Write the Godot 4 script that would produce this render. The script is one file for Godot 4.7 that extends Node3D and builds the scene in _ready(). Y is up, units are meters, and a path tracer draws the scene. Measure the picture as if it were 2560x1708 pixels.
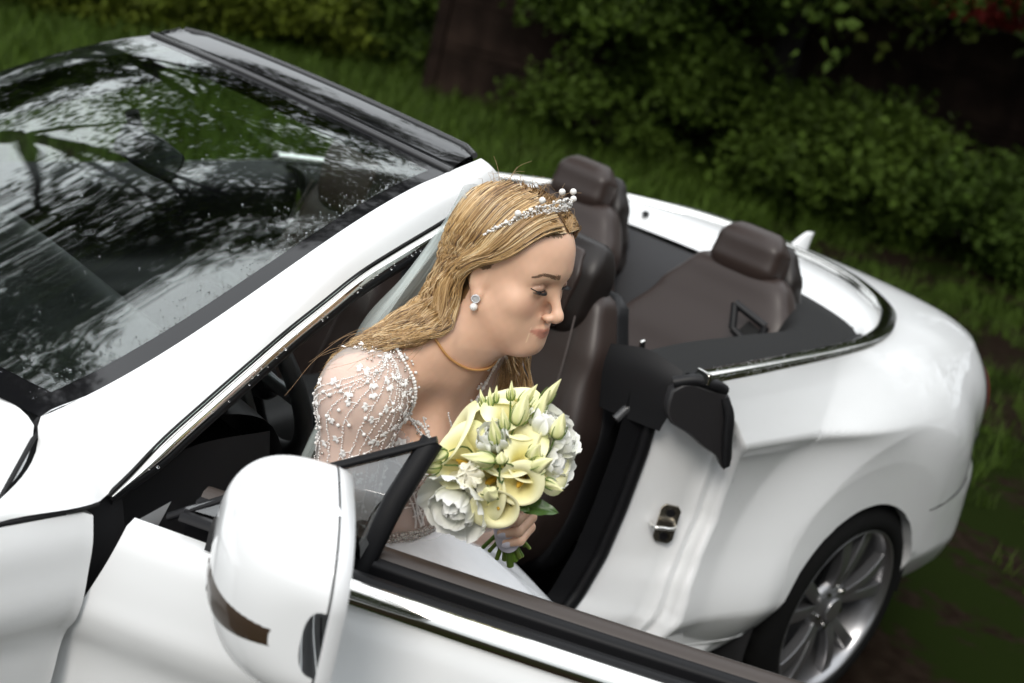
extends Node3D

# ---------------------------------------------------------------- mesh builder
class MB:
	var v := PackedVector3Array()
	var n := PackedVector3Array()
	var c := PackedColorArray()
	var uv := PackedVector2Array()
	var ix := PackedInt32Array()
	var col := Color(1, 1, 1)
	func put(p: Vector3, nn: Vector3, t := Vector2.ZERO) -> void:
		v.append(p)
		n.append(nn)
		c.append(col)
		uv.append(t)
	# a sheet of points, rows x columns; normal = d(along row) x d(down rows)
	func grid(rows: Array, wrap := false, cols: Array = []) -> void:
		var nr := rows.size()
		var nc: int = rows[0].size()
		var base := v.size()
		for i in nr:
			var ra: PackedVector3Array = rows[max(i - 1, 0)]
			var rb: PackedVector3Array = rows[min(i + 1, nr - 1)]
			var r: PackedVector3Array = rows[i]
			for j in nc:
				var l := j - 1
				var h := j + 1
				if wrap:
					l = (j - 1 + nc - 1) % (nc - 1)
					h = (j + 1) % (nc - 1) if j < nc - 1 else 1
				else:
					l = max(l, 0)
					h = min(h, nc - 1)
				var nn := (r[h] - r[l]).cross(rb[j] - ra[j])
				if nn.length_squared() < 1e-16:
					var r2: PackedVector3Array = rows[1] if i == 0 else (rows[nr - 2] if i == nr - 1 else r)
					nn = (r2[h] - r2[l]).cross(rb[j] - ra[j])
				v.append(r[j])
				n.append(nn.normalized())
				uv.append(Vector2(float(j) / (nc - 1), float(i) / (nr - 1)))
				c.append(cols[i][j] if cols.size() else col)
		for i in nr - 1:
			for j in nc - 1:
				var a := base + i * nc + j
				ix.append_array(PackedInt32Array([a, a + nc, a + 1, a + 1, a + nc, a + nc + 1]))
	# round bar along a path; radii one number or one per point; flat squashes it
	func tube(path: PackedVector3Array, radii, sides := 8, caps := true, squash := 1.0, upv := Vector3.UP) -> void:
		var np := path.size()
		if np < 2:
			return
		var base := v.size()
		var t0 := (path[1] - path[0]).normalized()
		var a := upv - t0 * upv.dot(t0)
		if a.length() < 0.01:
			a = Vector3(1, 0.3, 0.2) - t0 * t0.dot(Vector3(1, 0.3, 0.2))
		a = a.normalized()
		for i in np:
			var t := (path[min(i + 1, np - 1)] - path[max(i - 1, 0)]).normalized()
			a = (a - t * a.dot(t)).normalized()
			var b := t.cross(a)
			var r: float = radii[i] if radii is Array or radii is PackedFloat32Array else radii
			for k in sides:
				var an := TAU * k / sides
				var d := a * cos(an) * squash + b * sin(an)
				var nd := (a * cos(an) / squash + b * sin(an)).normalized()
				put(path[i] + d * r, nd, Vector2(float(k) / sides, float(i) / (np - 1)))
		for i in np - 1:
			for k in sides:
				var p := base + i * sides + k
				var q := base + i * sides + (k + 1) % sides
				ix.append_array(PackedInt32Array([p, p + sides, q, q, p + sides, q + sides]))
		if caps:
			for e in 2:
				var i0 := 0 if e == 0 else np - 1
				var nn := (path[0] - path[1]).normalized() if e == 0 else (path[np - 1] - path[np - 2]).normalized()
				var s := v.size()
				put(path[i0], nn)
				for k in sides:
					put(v[base + i0 * sides + k], nn)
				for k in sides:
					if e == 0:
						ix.append_array(PackedInt32Array([s, s + 1 + k, s + 1 + (k + 1) % sides]))
					else:
						ix.append_array(PackedInt32Array([s, s + 1 + (k + 1) % sides, s + 1 + k]))
	func ball(at: Vector3, r: Vector3, seg := 10, b := Basis()) -> void:
		var rings: int = max(3, seg / 2)
		var base := v.size()
		for i in rings + 1:
			var th := PI * i / rings
			for j in seg + 1:
				var ph := TAU * j / seg
				var d := Vector3(sin(th) * cos(ph), cos(th), sin(th) * sin(ph))
				put(at + b * (d * r), (b * (d / r)).normalized(), Vector2(float(j) / seg, float(i) / rings))
		for i in rings:
			for j in seg:
				var a := base + i * (seg + 1) + j
				ix.append_array(PackedInt32Array([a, a + seg + 1, a + 1, a + 1, a + seg + 1, a + seg + 2]))
	# box with chamfered, softly shaded edges
	func box(x: Transform3D, s: Vector3, bev := 0.004) -> void:
		var h := s / 2.0
		bev = min(bev, min(h.x, min(h.y, h.z)) * 0.95)
		var q := h - Vector3(bev, bev, bev)
		var idx := {}
		for ax in 3:
			for sg in [-1.0, 1.0]:
				var nn := Vector3.ZERO
				nn[ax] = sg
				for a in [-1.0, 1.0]:
					for b in [-1.0, 1.0]:
						var p := Vector3.ZERO
						p[ax] = sg * h[ax]
						p[(ax + 1) % 3] = a * q[(ax + 1) % 3]
						p[(ax + 2) % 3] = b * q[(ax + 2) % 3]
						var key := Vector4(p[0] if ax == 0 else signf(p[0]), p[1] if ax == 1 else signf(p[1]), p[2] if ax == 2 else signf(p[2]), ax)
						idx[Vector4(signf(p.x), signf(p.y), signf(p.z), ax)] = v.size()
						put(x * p, (x.basis * nn).normalized())
		var quad := func(p: int, r: int, s2: int, t: int) -> void:
			var nn := n[p] + n[r] + n[s2] + n[t]
			if (v[r] - v[p]).cross(v[s2] - v[p]).dot(nn) > 0.0:
				ix.append_array(PackedInt32Array([p, s2, r, p, t, s2]))
			else:
				ix.append_array(PackedInt32Array([p, r, s2, p, s2, t]))
		for ax in 3:
			var u := (ax + 1) % 3
			var w := (ax + 2) % 3
			for sg in [-1.0, 1.0]:
				var k := []
				for ab in [[-1, -1], [1, -1], [1, 1], [-1, 1]]:
					var p := Vector4.ZERO
					p[ax] = sg
					p[u] = ab[0]
					p[w] = ab[1]
					p[3] = ax
					k.append(idx[p])
				quad.call(k[0], k[1], k[2], k[3])
			for a in [-1.0, 1.0]:
				for b in [-1.0, 1.0]:
					var k := []
					for e in [[u, -1], [u, 1], [w, 1], [w, -1]]:
						var p := Vector4.ZERO
						p[u] = a
						p[w] = b
						p[ax] = e[1]
						p[3] = e[0]
						k.append(idx[p])
					quad.call(k[0], k[1], k[2], k[3])
		for a in [-1.0, 1.0]:
			for b in [-1.0, 1.0]:
				for d in [-1.0, 1.0]:
					var p: int = idx[Vector4(a, b, d, 0)]
					var r: int = idx[Vector4(a, b, d, 1)]
					var t: int = idx[Vector4(a, b, d, 2)]
					if (v[r] - v[p]).cross(v[t] - v[p]).dot(n[p] + n[r] + n[t]) > 0.0:
						ix.append_array(PackedInt32Array([p, t, r]))
					else:
						ix.append_array(PackedInt32Array([p, r, t]))
	func tri(a: Vector3, b: Vector3, d: Vector3) -> void:
		var nn := (b - a).cross(d - a).normalized()
		var s := v.size()
		put(a, nn)
		put(b, nn)
		put(d, nn)
		ix.append_array(PackedInt32Array([s, s + 2, s + 1]))
	func add(o: MB, x := Transform3D()) -> void:
		var s := v.size()
		for i in o.v.size():
			v.append(x * o.v[i])
			n.append((x.basis * o.n[i]).normalized())
		c.append_array(o.c)
		uv.append_array(o.uv)
		for i in o.ix:
			ix.append(i + s)
	func mesh() -> ArrayMesh:
		var a := []
		a.resize(Mesh.ARRAY_MAX)
		a[Mesh.ARRAY_VERTEX] = v
		a[Mesh.ARRAY_NORMAL] = n
		a[Mesh.ARRAY_COLOR] = c
		a[Mesh.ARRAY_TEX_UV] = uv
		a[Mesh.ARRAY_INDEX] = ix
		var m := ArrayMesh.new()
		m.add_surface_from_arrays(Mesh.PRIMITIVE_TRIANGLES, a)
		return m

# ---------------------------------------------------------------- small helpers
func V(x: float, y: float, z: float) -> Vector3:
	return Vector3(x, y, z)

func mirror(a: PackedVector3Array) -> PackedVector3Array:
	var o := PackedVector3Array()
	for p in a:
		o.append(Vector3(p.x, p.y, -p.z))
	return o

# smooth curve through points, resampled to m points evenly along its length
func spl(p, m: int) -> PackedVector3Array:
	var dense := PackedVector3Array()
	var k: int = p.size()
	for i in k - 1:
		var p0: Vector3 = p[max(i - 1, 0)]
		var p1: Vector3 = p[i]
		var p2: Vector3 = p[i + 1]
		var p3: Vector3 = p[min(i + 2, k - 1)]
		var d1: float = max((p2 - p1).length(), 1e-6)
		var m1 := p2 - p1
		var m2 := p2 - p1
		if i > 0:
			var d0: float = max((p1 - p0).length(), 1e-6)
			m1 = ((p1 - p0) / d0 * d1 + (p2 - p1) / d1 * d0) / (d0 + d1) * d1
		if i < k - 2:
			var d2: float = max((p3 - p2).length(), 1e-6)
			m2 = ((p2 - p1) / d1 * d2 + (p3 - p2) / d2 * d1) / (d1 + d2) * d1
		for s in 12:
			var t := s / 12.0
			var t2 := t * t
			var t3 := t2 * t
			dense.append(p1 * (2 * t3 - 3 * t2 + 1) + m1 * (t3 - 2 * t2 + t) + p2 * (-2 * t3 + 3 * t2) + m2 * (t3 - t2))
	dense.append(p[k - 1])
	return even(dense, m)

func even(dense: PackedVector3Array, m: int) -> PackedVector3Array:
	var acc := PackedFloat32Array([0.0])
	for i in range(1, dense.size()):
		acc.append(acc[i - 1] + dense[i].distance_to(dense[i - 1]))
	var out := PackedVector3Array()
	var total := acc[acc.size() - 1]
	var j := 0
	for i in m:
		var s := total * i / (m - 1)
		while j < acc.size() - 2 and acc[j + 1] < s:
			j += 1
		var f: float = clamp((s - acc[j]) / max(acc[j + 1] - acc[j], 1e-9), 0.0, 1.0)
		out.append(dense[j].lerp(dense[j + 1], f))
	return out

# a sheet through several curves (each an Array of points)
func loft(curves: Array, nu: int, nv: int) -> Array:
	var cs := []
	for q in curves:
		cs.append(spl(q, nu))
	var rows := []
	for i in nv:
		var r := PackedVector3Array()
		r.resize(nu)
		rows.append(r)
	for j in nu:
		var down := PackedVector3Array()
		for q in cs:
			down.append(q[j])
		var s := spl(down, nv)
		for i in nv:
			rows[i][j] = s[i]
	return rows

func flip(rows: Array) -> Array:
	var o := []
	for i in range(rows.size() - 1, -1, -1):
		o.append(rows[i])
	return o

# piecewise linear / smooth table lookup
func tab(xs: Array, ys: Array, x: float) -> float:
	if x <= xs[0]:
		return ys[0]
	for i in xs.size() - 1:
		if x <= xs[i + 1]:
			return lerp(float(ys[i]), float(ys[i + 1]), (x - xs[i]) / (xs[i + 1] - xs[i]))
	return ys[ys.size() - 1]

func sst(a: float, b: float, x: float) -> float:
	var t: float = clamp((x - a) / (b - a), 0.0, 1.0)
	return t * t * (3.0 - 2.0 * t)

# material from a linear base colour
func mat(r: float, g: float, b: float, rough: float, metal := 0.0, more := {}) -> StandardMaterial3D:
	var m := StandardMaterial3D.new()
	m.albedo_color = Color(r, g, b).linear_to_srgb()
	m.roughness = rough
	m.metallic = metal
	for k in more:
		m.set(k, more[k])
	return m

func clear(m: StandardMaterial3D, a: float) -> StandardMaterial3D:
	m.transparency = BaseMaterial3D.TRANSPARENCY_ALPHA
	m.albedo_color.a = a
	m.cull_mode = BaseMaterial3D.CULL_DISABLED
	return m

func part(called: String, b, m: Material, parent: Node3D, label := "") -> MeshInstance3D:
	var o := MeshInstance3D.new()
	o.name = called
	o.mesh = b.mesh() if b is MB else b
	o.material_override = m
	parent.add_child(o, true)
	if label:
		o.set_meta("label", label)
	return o

func node(called: String, parent: Node3D, at := Vector3.ZERO) -> Node3D:
	var o := Node3D.new()
	o.name = called
	o.position = at
	parent.add_child(o, true)
	return o

func tag(o: Node, label: String, category := "", group := "", kind := "") -> void:
	if label:
		o.set_meta("label", label)
	if category:
		o.set_meta("category", category)
	if group:
		o.set_meta("group", group)
	if kind:
		o.set_meta("kind", kind)

func noise_tex(freq: float, lo: Color, hi: Color, size := 512, oct := 4, type := FastNoiseLite.TYPE_SIMPLEX_SMOOTH) -> NoiseTexture2D:
	var f := FastNoiseLite.new()
	f.noise_type = type
	f.frequency = freq
	f.fractal_octaves = oct
	var t := NoiseTexture2D.new()
	t.noise = f
	t.width = size
	t.height = size
	t.seamless = true
	var g := Gradient.new()
	g.set_color(0, lo)
	g.set_color(1, hi)
	t.color_ramp = g
	return t

func bump_tex(freq: float, size := 256, oct := 3, type := FastNoiseLite.TYPE_SIMPLEX_SMOOTH) -> NoiseTexture2D:
	return noise_tex(freq, Color(0, 0, 0), Color(1, 1, 1), size, oct, type)

var rng := RandomNumberGenerator.new()
func rr(a: float, b: float) -> float:
	return rng.randf_range(a, b)

var MAT := {}

func _ready() -> void:
	# ------------------------------------------------ camera, sky, sun, exposure
	rng.seed = 7
	var cam := Camera3D.new()
	cam.name = "camera"
	cam.keep_aspect = Camera3D.KEEP_HEIGHT
	cam.near = 0.05
	cam.far = 400.0
	var cb := Basis(V(0.716, 0.234, 0.658), V(0.042, 0.926, -0.374), V(-0.697, 0.296, 0.654)).orthonormalized()
	cam.transform = Transform3D(cb, V(-0.0828, 1.7335, 2.1832))
	var at := CameraAttributesPhysical.new()
	at.frustum_focal_length = 44.455
	at.frustum_focus_distance = 1.93
	at.exposure_aperture = 3.4
	cam.attributes = at
	cam.fov = 30.235
	add_child(cam)
	var env := Environment.new()
	env.background_mode = Environment.BG_SKY
	var sm := ProceduralSkyMaterial.new()
	sm.sky_top_color = Color(0.97, 0.985, 1.0)
	sm.sky_horizon_color = Color(0.55, 0.57, 0.58)
	sm.sky_curve = 0.5
	sm.ground_bottom_color = Color(0.10, 0.11, 0.07)
	sm.ground_horizon_color = Color(0.2, 0.22, 0.15)
	sm.sky_cover = cloud_cover()
	sm.sky_cover_modulate = Color(1, 1, 1, 0.4)
	sm.sky_energy_multiplier = 1.55
	var sky := Sky.new()
	sky.sky_material = sm
	env.sky = sky
	env.tonemap_mode = Environment.TONE_MAPPER_LINEAR
	env.tonemap_exposure = 0.8
	env.sdfgi_enabled = true
	env.ssao_enabled = true
	env.ssil_enabled = true
	var we := WorldEnvironment.new()
	we.name = "environment"
	we.environment = env
	add_child(we)
	var sun := DirectionalLight3D.new()
	sun.name = "sun"
	sun.light_color = Color(1.0, 0.97, 0.93)
	sun.light_energy = 0.65
	sun.light_angular_distance = 20.0
	sun.shadow_enabled = true
	sun.sky_mode = DirectionalLight3D.SKY_MODE_LIGHT_ONLY
	add_child(sun)
	sun.look_at_from_position(V(-4.2, 6.3, 3.4), V(1.2, 0.9, 0.6))
	materials()
	build_car()
	build_cabin()
	build_person()
	build_bouquet()
	build_bag()
	build_details()
	build_place()

func cloud_cover() -> NoiseTexture2D:
	var t := noise_tex(0.004, Color(0, 0, 0, 1), Color(1, 1, 1, 1), 1024, 4)
	t.height = 512
	return t

func materials() -> void:
	MAT.paint = mat(0.76, 0.77, 0.775, 0.42, 0.0, {"clearcoat_enabled": true, "clearcoat": 1.0, "clearcoat_roughness": 0.03})
	MAT.chrome = mat(0.80, 0.79, 0.76, 0.08, 1.0)
	MAT.black_gloss = mat(0.006, 0.006, 0.007, 0.04, 0.0)
	MAT.rubber = mat(0.007, 0.007, 0.008, 0.5, 0.0, {"metallic_specular": 0.3})
	MAT.plastic = mat(0.009, 0.009, 0.010, 0.45, 0.0, {"metallic_specular": 0.35})
	MAT.gap = mat(0.006, 0.006, 0.007, 0.8)
	MAT.screen = mat(1, 1, 1, 0.0, 0.0, {"refraction_enabled": true, "refraction_scale": 0.085})
	MAT.screen.transparency = BaseMaterial3D.TRANSPARENCY_ALPHA
	MAT.screen.albedo_color = Color(0.9, 0.95, 0.93, 0.0)
	MAT.pane = mat(1, 1, 1, 0.0, 0.0, {"refraction_enabled": true, "refraction_scale": 0.12})
	MAT.pane.transparency = BaseMaterial3D.TRANSPARENCY_ALPHA
	MAT.pane.albedo_color = Color(0.45, 0.47, 0.47, 0.0)
	MAT.glass = clear(mat(0.02, 0.025, 0.022, 0.0), 0.10)
# ================================================================= the white convertible

var car: Node3D

# half width of the flank in plan: a curve from the door edge round to the middle of the tail
func tail_plan(s: float) -> Vector3:
	return plan_curve[int(clamp(s, 0.0, 1.0) * 400.0)]

var plan_curve: PackedVector3Array
var ring_curve: PackedVector3Array
var panel_rows := []

# how far the flank stands inside (+) or outside (-) that curve at a height
func flank_off(x: float, y: float) -> float:
	var o := 0.0
	# shoulder above the crease
	var k: float = 0.31 + 0.77 * (x - 1.99)
	k = min(k, 0.95)
	var soft: float = lerp(0.003, 0.045, sst(2.45, 3.1, x))
	var t := (y - 0.853) / soft
	o += k * soft * (log(1.0 + exp(clamp(t, -20.0, 20.0))) if t < 20.0 else t)
	# hollow under the crease, dying out towards the haunch
	var hol := 0.030 * (1.0 - sst(2.35, 3.1, x))
	if y < 0.853:
		var d := (0.853 - y)
		o += hol * (1.0 - exp(-d / 0.03)) * (1.0 - sst(0.08, 0.42, d))
	# lower crease and tuck-in towards the sill
	var yc := 0.43
	if y < yc:
		o += (yc - y) * 0.42 * (1.0 - 0.5 * sst(3.0, 3.4, x))
	else:
		o += 0.012 * (1.0 - sst(2.3, 2.6, x)) * sst(yc, yc + 0.16, y) * (1.0 - sst(0.62, 0.84, y))
	# wheel-arch haunch: flat inside the ridge, falling away outside it
	var dx := x - 2.74
	var dy := y - 0.31
	var r := sqrt(dx * dx + dy * dy)
	var an := atan2(dy, dx)
	var ridge: float = tab([-0.5, 0.3, 0.9, 1.3, 1.7, 2.1, 2.5, 3.2], [0.60, 0.60, 0.585, 0.55, 0.505, 0.455, 0.42, 0.40], an)
	var b = 1.0 - clamp((r - ridge) / 0.20, 0.0, 1.0)
	b = lerp(b, b * b * (3.0 - 2.0 * b), 0.25)
	o -= 0.042 * b
	o += 0.010 * (1.0 - clamp((r - 0.33) / 0.12, 0.0, 1.0)) 
	# bumper stands a little proud and tucks under
	if x > 3.2 and y < 0.62:
		o -= 0.02 * sst(3.2, 3.5, x) * sst(0.62, 0.58, y)
	if y < 0.42:
		o += (0.42 - y) * (0.42 - y) * 1.2
	return o

func flank(s: float, y: float) -> Vector3:
	var p := tail_plan(s)
	var q := tail_plan(s + 0.004) - tail_plan(s - 0.004)
	var nn := V(-q.z, 0, q.x).normalized()
	if nn.z < 0 and nn.x < 0:
		nn = -nn
	p.x -= (y - 0.7) * 0.05 * sst(3.3, 3.8, p.x)
	var o := flank_off(p.x, y)
	return V(p.x, y, p.z) - nn * o

func s_of_x(x: float) -> float:
	for i in plan_curve.size():
		if plan_curve[i].x >= x:
			return i / 400.0
	return 1.0

func door_edge_x(y: float) -> float:
	return tab([0.21, 0.318, 0.398, 0.456, 0.521, 0.575, 0.66, 0.766, 0.841, 0.902, 0.963, 1.0], [1.945, 2.014, 2.062, 2.078, 2.09, 2.112, 2.146, 2.146, 2.126, 2.085, 2.015, 1.965], y)

func build_car() -> void:
	car = node("convertible", self)
	tag(car, "white open convertible with cream and chrome trim and its near front door swung open", "car")
	plan_curve = spl([V(1.90, 0, 0.857), V(2.3, 0, 0.858), V(2.75, 0, 0.858), V(3.1, 0, 0.842), V(3.35, 0, 0.795), V(3.55, 0, 0.725), V(3.68, 0, 0.625), V(3.745, 0, 0.48), V(3.775, 0, 0.25), V(3.785, 0, 0.0)], 401)
	ring_curve = spl([V(1.96, 1.0, 0.815), V(2.228, 1.0, 0.789), V(2.542, 1.003, 0.757), V(2.76, 1.006, 0.722), V(2.90, 1.01, 0.680), V(2.99, 1.013, 0.638), V(3.106, 1.017, 0.567), V(3.201, 1.021, 0.468), V(3.297, 1.025, 0.32), V(3.345, 1.027, 0.16), V(3.36, 1.028, 0.0)], 401)
	gl = PackedVector3Array()
	for i in 201:
		var t := i / 200.0
		gl.append(V(GX[0] + t * (GX[1] + t * (GX[2] + t * GX[3])), GY[0] + t * (GY[1] + t * (GY[2] + t * GY[3])), GZ[0] + t * (GZ[1] + t * (GZ[2] + t * GZ[3]))))
	for i in 12:
		G.append(gl[int(round(i * 200.0 / 11.0))])
	quarter_panels()
	tonneau()
	front_end()
	windscreen()
	door_open()
	side_mirror()
	rear_wheel()

# the near quarter panel and, mirrored, the far one
func quarter_panels() -> void:
	var ss := []
	var low := []
	var cx := 2.725
	var r := 0.333
	for i in 14:
		ss.append(s_of_x(lerp(1.99, cx - r - 0.002, i / 13.0)))
		low.append(lerp(0.222, 0.232, i / 13.0))
	for i in 41:
		var a := PI - PI * i / 40.0
		ss.append(s_of_x(cx + r * cos(a)) + 0.0004 * cos(a) * -1.0)
		low.append(0.31 + r * sin(a))
	ss.append(s_of_x(cx + r + 0.003))
	low.append(0.30)
	for i in range(1, 26):
		var s0 := s_of_x(cx + r + 0.003)
		ss.append(lerp(s0, 1.0, i / 25.0))
		low.append(lerp(0.30, 0.36, min(1.0, i / 6.0)))
	# straight sided arch foot
	ss.insert(14, s_of_x(cx - r))
	low.insert(14, 0.232)
	var nv := 54
	var rows := []
	for i in nv + 9:
		rows.append(PackedVector3Array())
	var ytop := 0.95
	for j in ss.size():
		var s: float = ss[j]
		var x0 := tail_plan(s).x
		var w: float = 1.0 - sst(1.99, 2.36, x0)
		for i in nv:
			var y: float = lerp(low[j], ytop, float(i) / (nv - 1))
			var sx := s
			if w > 0.0:
				sx = s_of_x(x0 + (door_edge_x(y) - 1.99) * w)
				# finer than the table step
				sx += (x0 + (door_edge_x(y) - 1.99) * w - tail_plan(sx).x) / 4.2
			rows[i].append(flank_fine(sx, y))
		# over the shoulder to the chrome ring
		var p: Vector3 = rows[nv - 1][j]
		var tan: Vector3 = (p - rows[nv - 2][j]).normalized()
		var rs := 0.0
		var xt := x0 + (door_edge_x(1.0) - 1.99) * w
		if x0 < 2.9:
			rs = ring_s_of_x(xt)
		else:
			rs = lerp(ring_s_of_x(2.9), 1.0, (s - s_of_x(2.9)) / (1.0 - s_of_x(2.9)))
		var q := ring_at(rs)
		var m := p + tan * p.distance_to(q) * 0.45
		if x0 < 2.6:
			m = m.lerp((p + q) / 2.0, 1.0 - sst(2.1, 2.6, x0))
		m.y = min(m.y, q.y - 0.002)
		for i in 9:
			var t := (i + 1) / 9.0
			rows[nv + i].append(p * (1 - t) * (1 - t) + m * 2 * t * (1 - t) + q * t * t)
	var b := MB.new()
	b.grid(flip(rows))
	# returned edge round the arch and along the door opening
	var lip := []
	var lip2 := []
	for j in ss.size():
		var p: Vector3 = rows[0][j]
		lip.append(p)
		lip2.append(p + V(0, 0, -0.03) if p.x < 3.2 else p + V(-0.03, 0, -0.02))
	b.grid([PackedVector3Array(lip), PackedVector3Array(lip2)])
	part("quarter_panel", b, MAT.paint, car)
	var far := MB.new()
	var mr := []
	for q in rows:
		mr.append(mirror(q))
	far.grid(mr)
	part("quarter_panel", far, MAT.paint, car)
	jamb(rows, nv)
	panel_rows = rows
	# black wheel housing
	var h := MB.new()
	var h1 := PackedVector3Array()
	var h2 := PackedVector3Array()
	var h3 := PackedVector3Array()
	for i in 33:
		var a := PI * 1.05 - PI * 1.05 * i / 32.0
		h1.append(V(cx + 0.352 * cos(a), 0.31 + 0.352 * sin(a), 0.862))
		h2.append(V(cx + 0.37 * cos(a), 0.31 + 0.37 * sin(a), 0.84))
		h3.append(V(cx + 0.37 * cos(a), 0.31 + 0.37 * sin(a), 0.5))
	h.grid([h1, h2, h3])
	var back := PackedVector3Array()
	for i in 33:
		back.append(V(cx, 0.2, 0.5))
	h.grid([h3, back])
	part("wheel_housing", h, MAT.gap, car)
	# tail lamp, wrapped round the corner
	var lr := []
	for i in 9:
		var y: float = lerp(0.70, 0.885, i / 8.0)
		var row := PackedVector3Array()
		for j in 15:
			var s: float = lerp(s_of_x(3.53 + 0.05 * sst(0.8, 0.7, y)), s_of_x(3.745), j / 14.0)
			var e: float = sin(PI * j / 14.0) * sin(PI * i / 8.0)
			row.append(flank(s, y) + V(0.6, 0, 0.8) * (0.004 + 0.014 * sqrt(e)))
		lr.append(row)
	var lb := MB.new()
	lb.grid(flip(lr))
	part("tail_lamp", lb, mat(0.22, 0.004, 0.006, 0.08, 0.0, {"clearcoat_enabled": true}), car)
	# shut lines: bumper seam, boot lid corner
	var seam := PackedVector3Array()
	for q in [[3.03, 0.585], [3.07, 0.588], [3.13, 0.592], [3.23, 0.618], [3.30, 0.66], [3.37, 0.70], [3.5, 0.70], [3.62, 0.70]]:
		seam.append(flank(s_of_x(q[0]), q[1]) + V(0, 0, -0.0012))
	var sb := MB.new()
	sb.tube(spl(seam, 40), 0.0026, 6)
	part("bumper_seam", sb, MAT.gap, car)
	# sill skirt line
	var sk := PackedVector3Array()
	for i in 9:
		sk.append(flank(s_of_x(lerp(2.02, 2.392, i / 8.0)), 0.325 + 0.012 * i / 8.0) + V(0, 0, -0.001))
	var kb := MB.new()
	kb.tube(sk, 0.0035, 6)
	part("sill_trim_line", kb, MAT.paint, car)

func flank_fine(s: float, y: float) -> Vector3:
	var f: float = clamp(s, 0.0, 1.0) * 400.0
	var i: int = int(f)
	var a := flank(i / 400.0 + 1e-5, y)
	var b := flank(min((i + 1) / 400.0, 1.0) + 1e-5, y)
	return a.lerp(b, f - i)

func ring_at(s: float) -> Vector3:
	var f: float = clamp(s, 0.0, 1.0) * 400.0
	var i: int = min(int(f), 399)
	return ring_curve[i].lerp(ring_curve[i + 1], f - i)

func ring_s_of_x(x: float) -> float:
	for i in ring_curve.size() - 1:
		if ring_curve[i + 1].x >= x:
			return (i + clamp((x - ring_curve[i].x) / (ring_curve[i + 1].x - ring_curve[i].x), 0.0, 1.0)) / 400.0
	return 1.0

# the painted door opening behind the front door
func jamb(rows: Array, nv: int) -> void:
	var outer := PackedVector3Array()
	for i in nv:
		outer.append(rows[i][0])
	outer = spl(outer, 60)
	var inner := []
	for i in 60:
		var y := outer[i].y
		inner.append(V(tab([0.2, 0.32, 0.42, 0.46, 0.55, 0.66, 0.79, 0.92, 1.0], [1.735, 1.805, 1.865, 1.90, 1.94, 1.962, 1.977, 1.977, 1.98], y), y, tab([0.2, 0.45, 1.0], [0.715, 0.700, 0.700], y)))
	var steps := [[0.0, 0.0], [0.02, 0.0045], [0.045, 0.006], [0.09, 0.006], [0.13, -0.004], [0.17, -0.018], [0.21, -0.018], [0.25, -0.006], [0.29, -0.007], [0.36, -0.014], [0.44, -0.008], [0.60, 0.0], [0.8, 0.003], [0.94, 0.0], [1.0, -0.004]]
	var g := []
	for st in steps:
		var r := PackedVector3Array()
		for i in 60:
			var p: Vector3 = outer[i].lerp(inner[i], st[0])
			var nn := V(-0.69, 0, 0.72)
			r.append(p + nn * st[1])
		g.append(spl(r, 60))
	var b := MB.new()
	b.grid(g)
	part("door_jamb", b, MAT.paint, car)
	# rubber seal along the opening
	var c := spl(inner, 60)
	var s := MB.new()
	for i in c.size():
		c[i] += V(-0.012, 0, 0.006)
	s.tube(c, 0.017, 10, true, 0.8, V(0, 0, 1))
	part("door_seal", s, MAT.rubber, car)
	var s2 := MB.new()
	var c2 := PackedVector3Array()
	var c3 := PackedVector3Array()
	for p in c:
		c2.append(p + V(0.004, 0, -0.004))
		c3.append(p + V(-0.05, 0, -0.035))
	s2.grid([c2, c3])
	part("door_seal", s2, MAT.rubber, car)
	# striker
	var st := MB.new()
	var xf := Transform3D(Basis(V(0.72, 0, 0.69), V(0, 1, 0), V(-0.69, 0, 0.72)), V(2.035, 0.645, 0.772))
	var plate := PackedVector2Array([V2(-0.014, -0.045), V2(0.014, -0.045), V2(0.022, -0.035), V2(0.022, 0.035), V2(0.014, 0.045), V2(-0.014, 0.045), V2(-0.022, 0.035), V2(-0.022, -0.035)])
	slab(st, plate, 0.004, xf)
	var so := part("striker_plate", st, mat(0.32, 0.29, 0.24, 0.25, 1.0), car)
	for y in [-0.028, 0.028]:
		var bt := MB.new()
		var pts := PackedVector3Array()
		for k in 2:
			pts.append(xf * V(0, y, 0.003 + 0.005 * k))
		bt.tube(pts, 0.0095, 12)
		part("striker_bolt", bt, MAT.rubber, so)
	var lp := MB.new()
	lp.tube(spl([xf * V(0.016, 0.003, 0.0), xf * V(0.016, 0.003, 0.018), xf * V(0.010, 0.002, 0.026), xf * V(-0.010, 0.0, 0.027), xf * V(-0.03, -0.003, 0.027), xf * V(-0.034, -0.004, 0.015), xf * V(-0.034, -0.004, 0.0)], 20), 0.0042, 10)
	part("striker_loop", lp, MAT.chrome, so)

func V2(x: float, y: float) -> Vector2:
	return Vector2(x, y)

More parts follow.
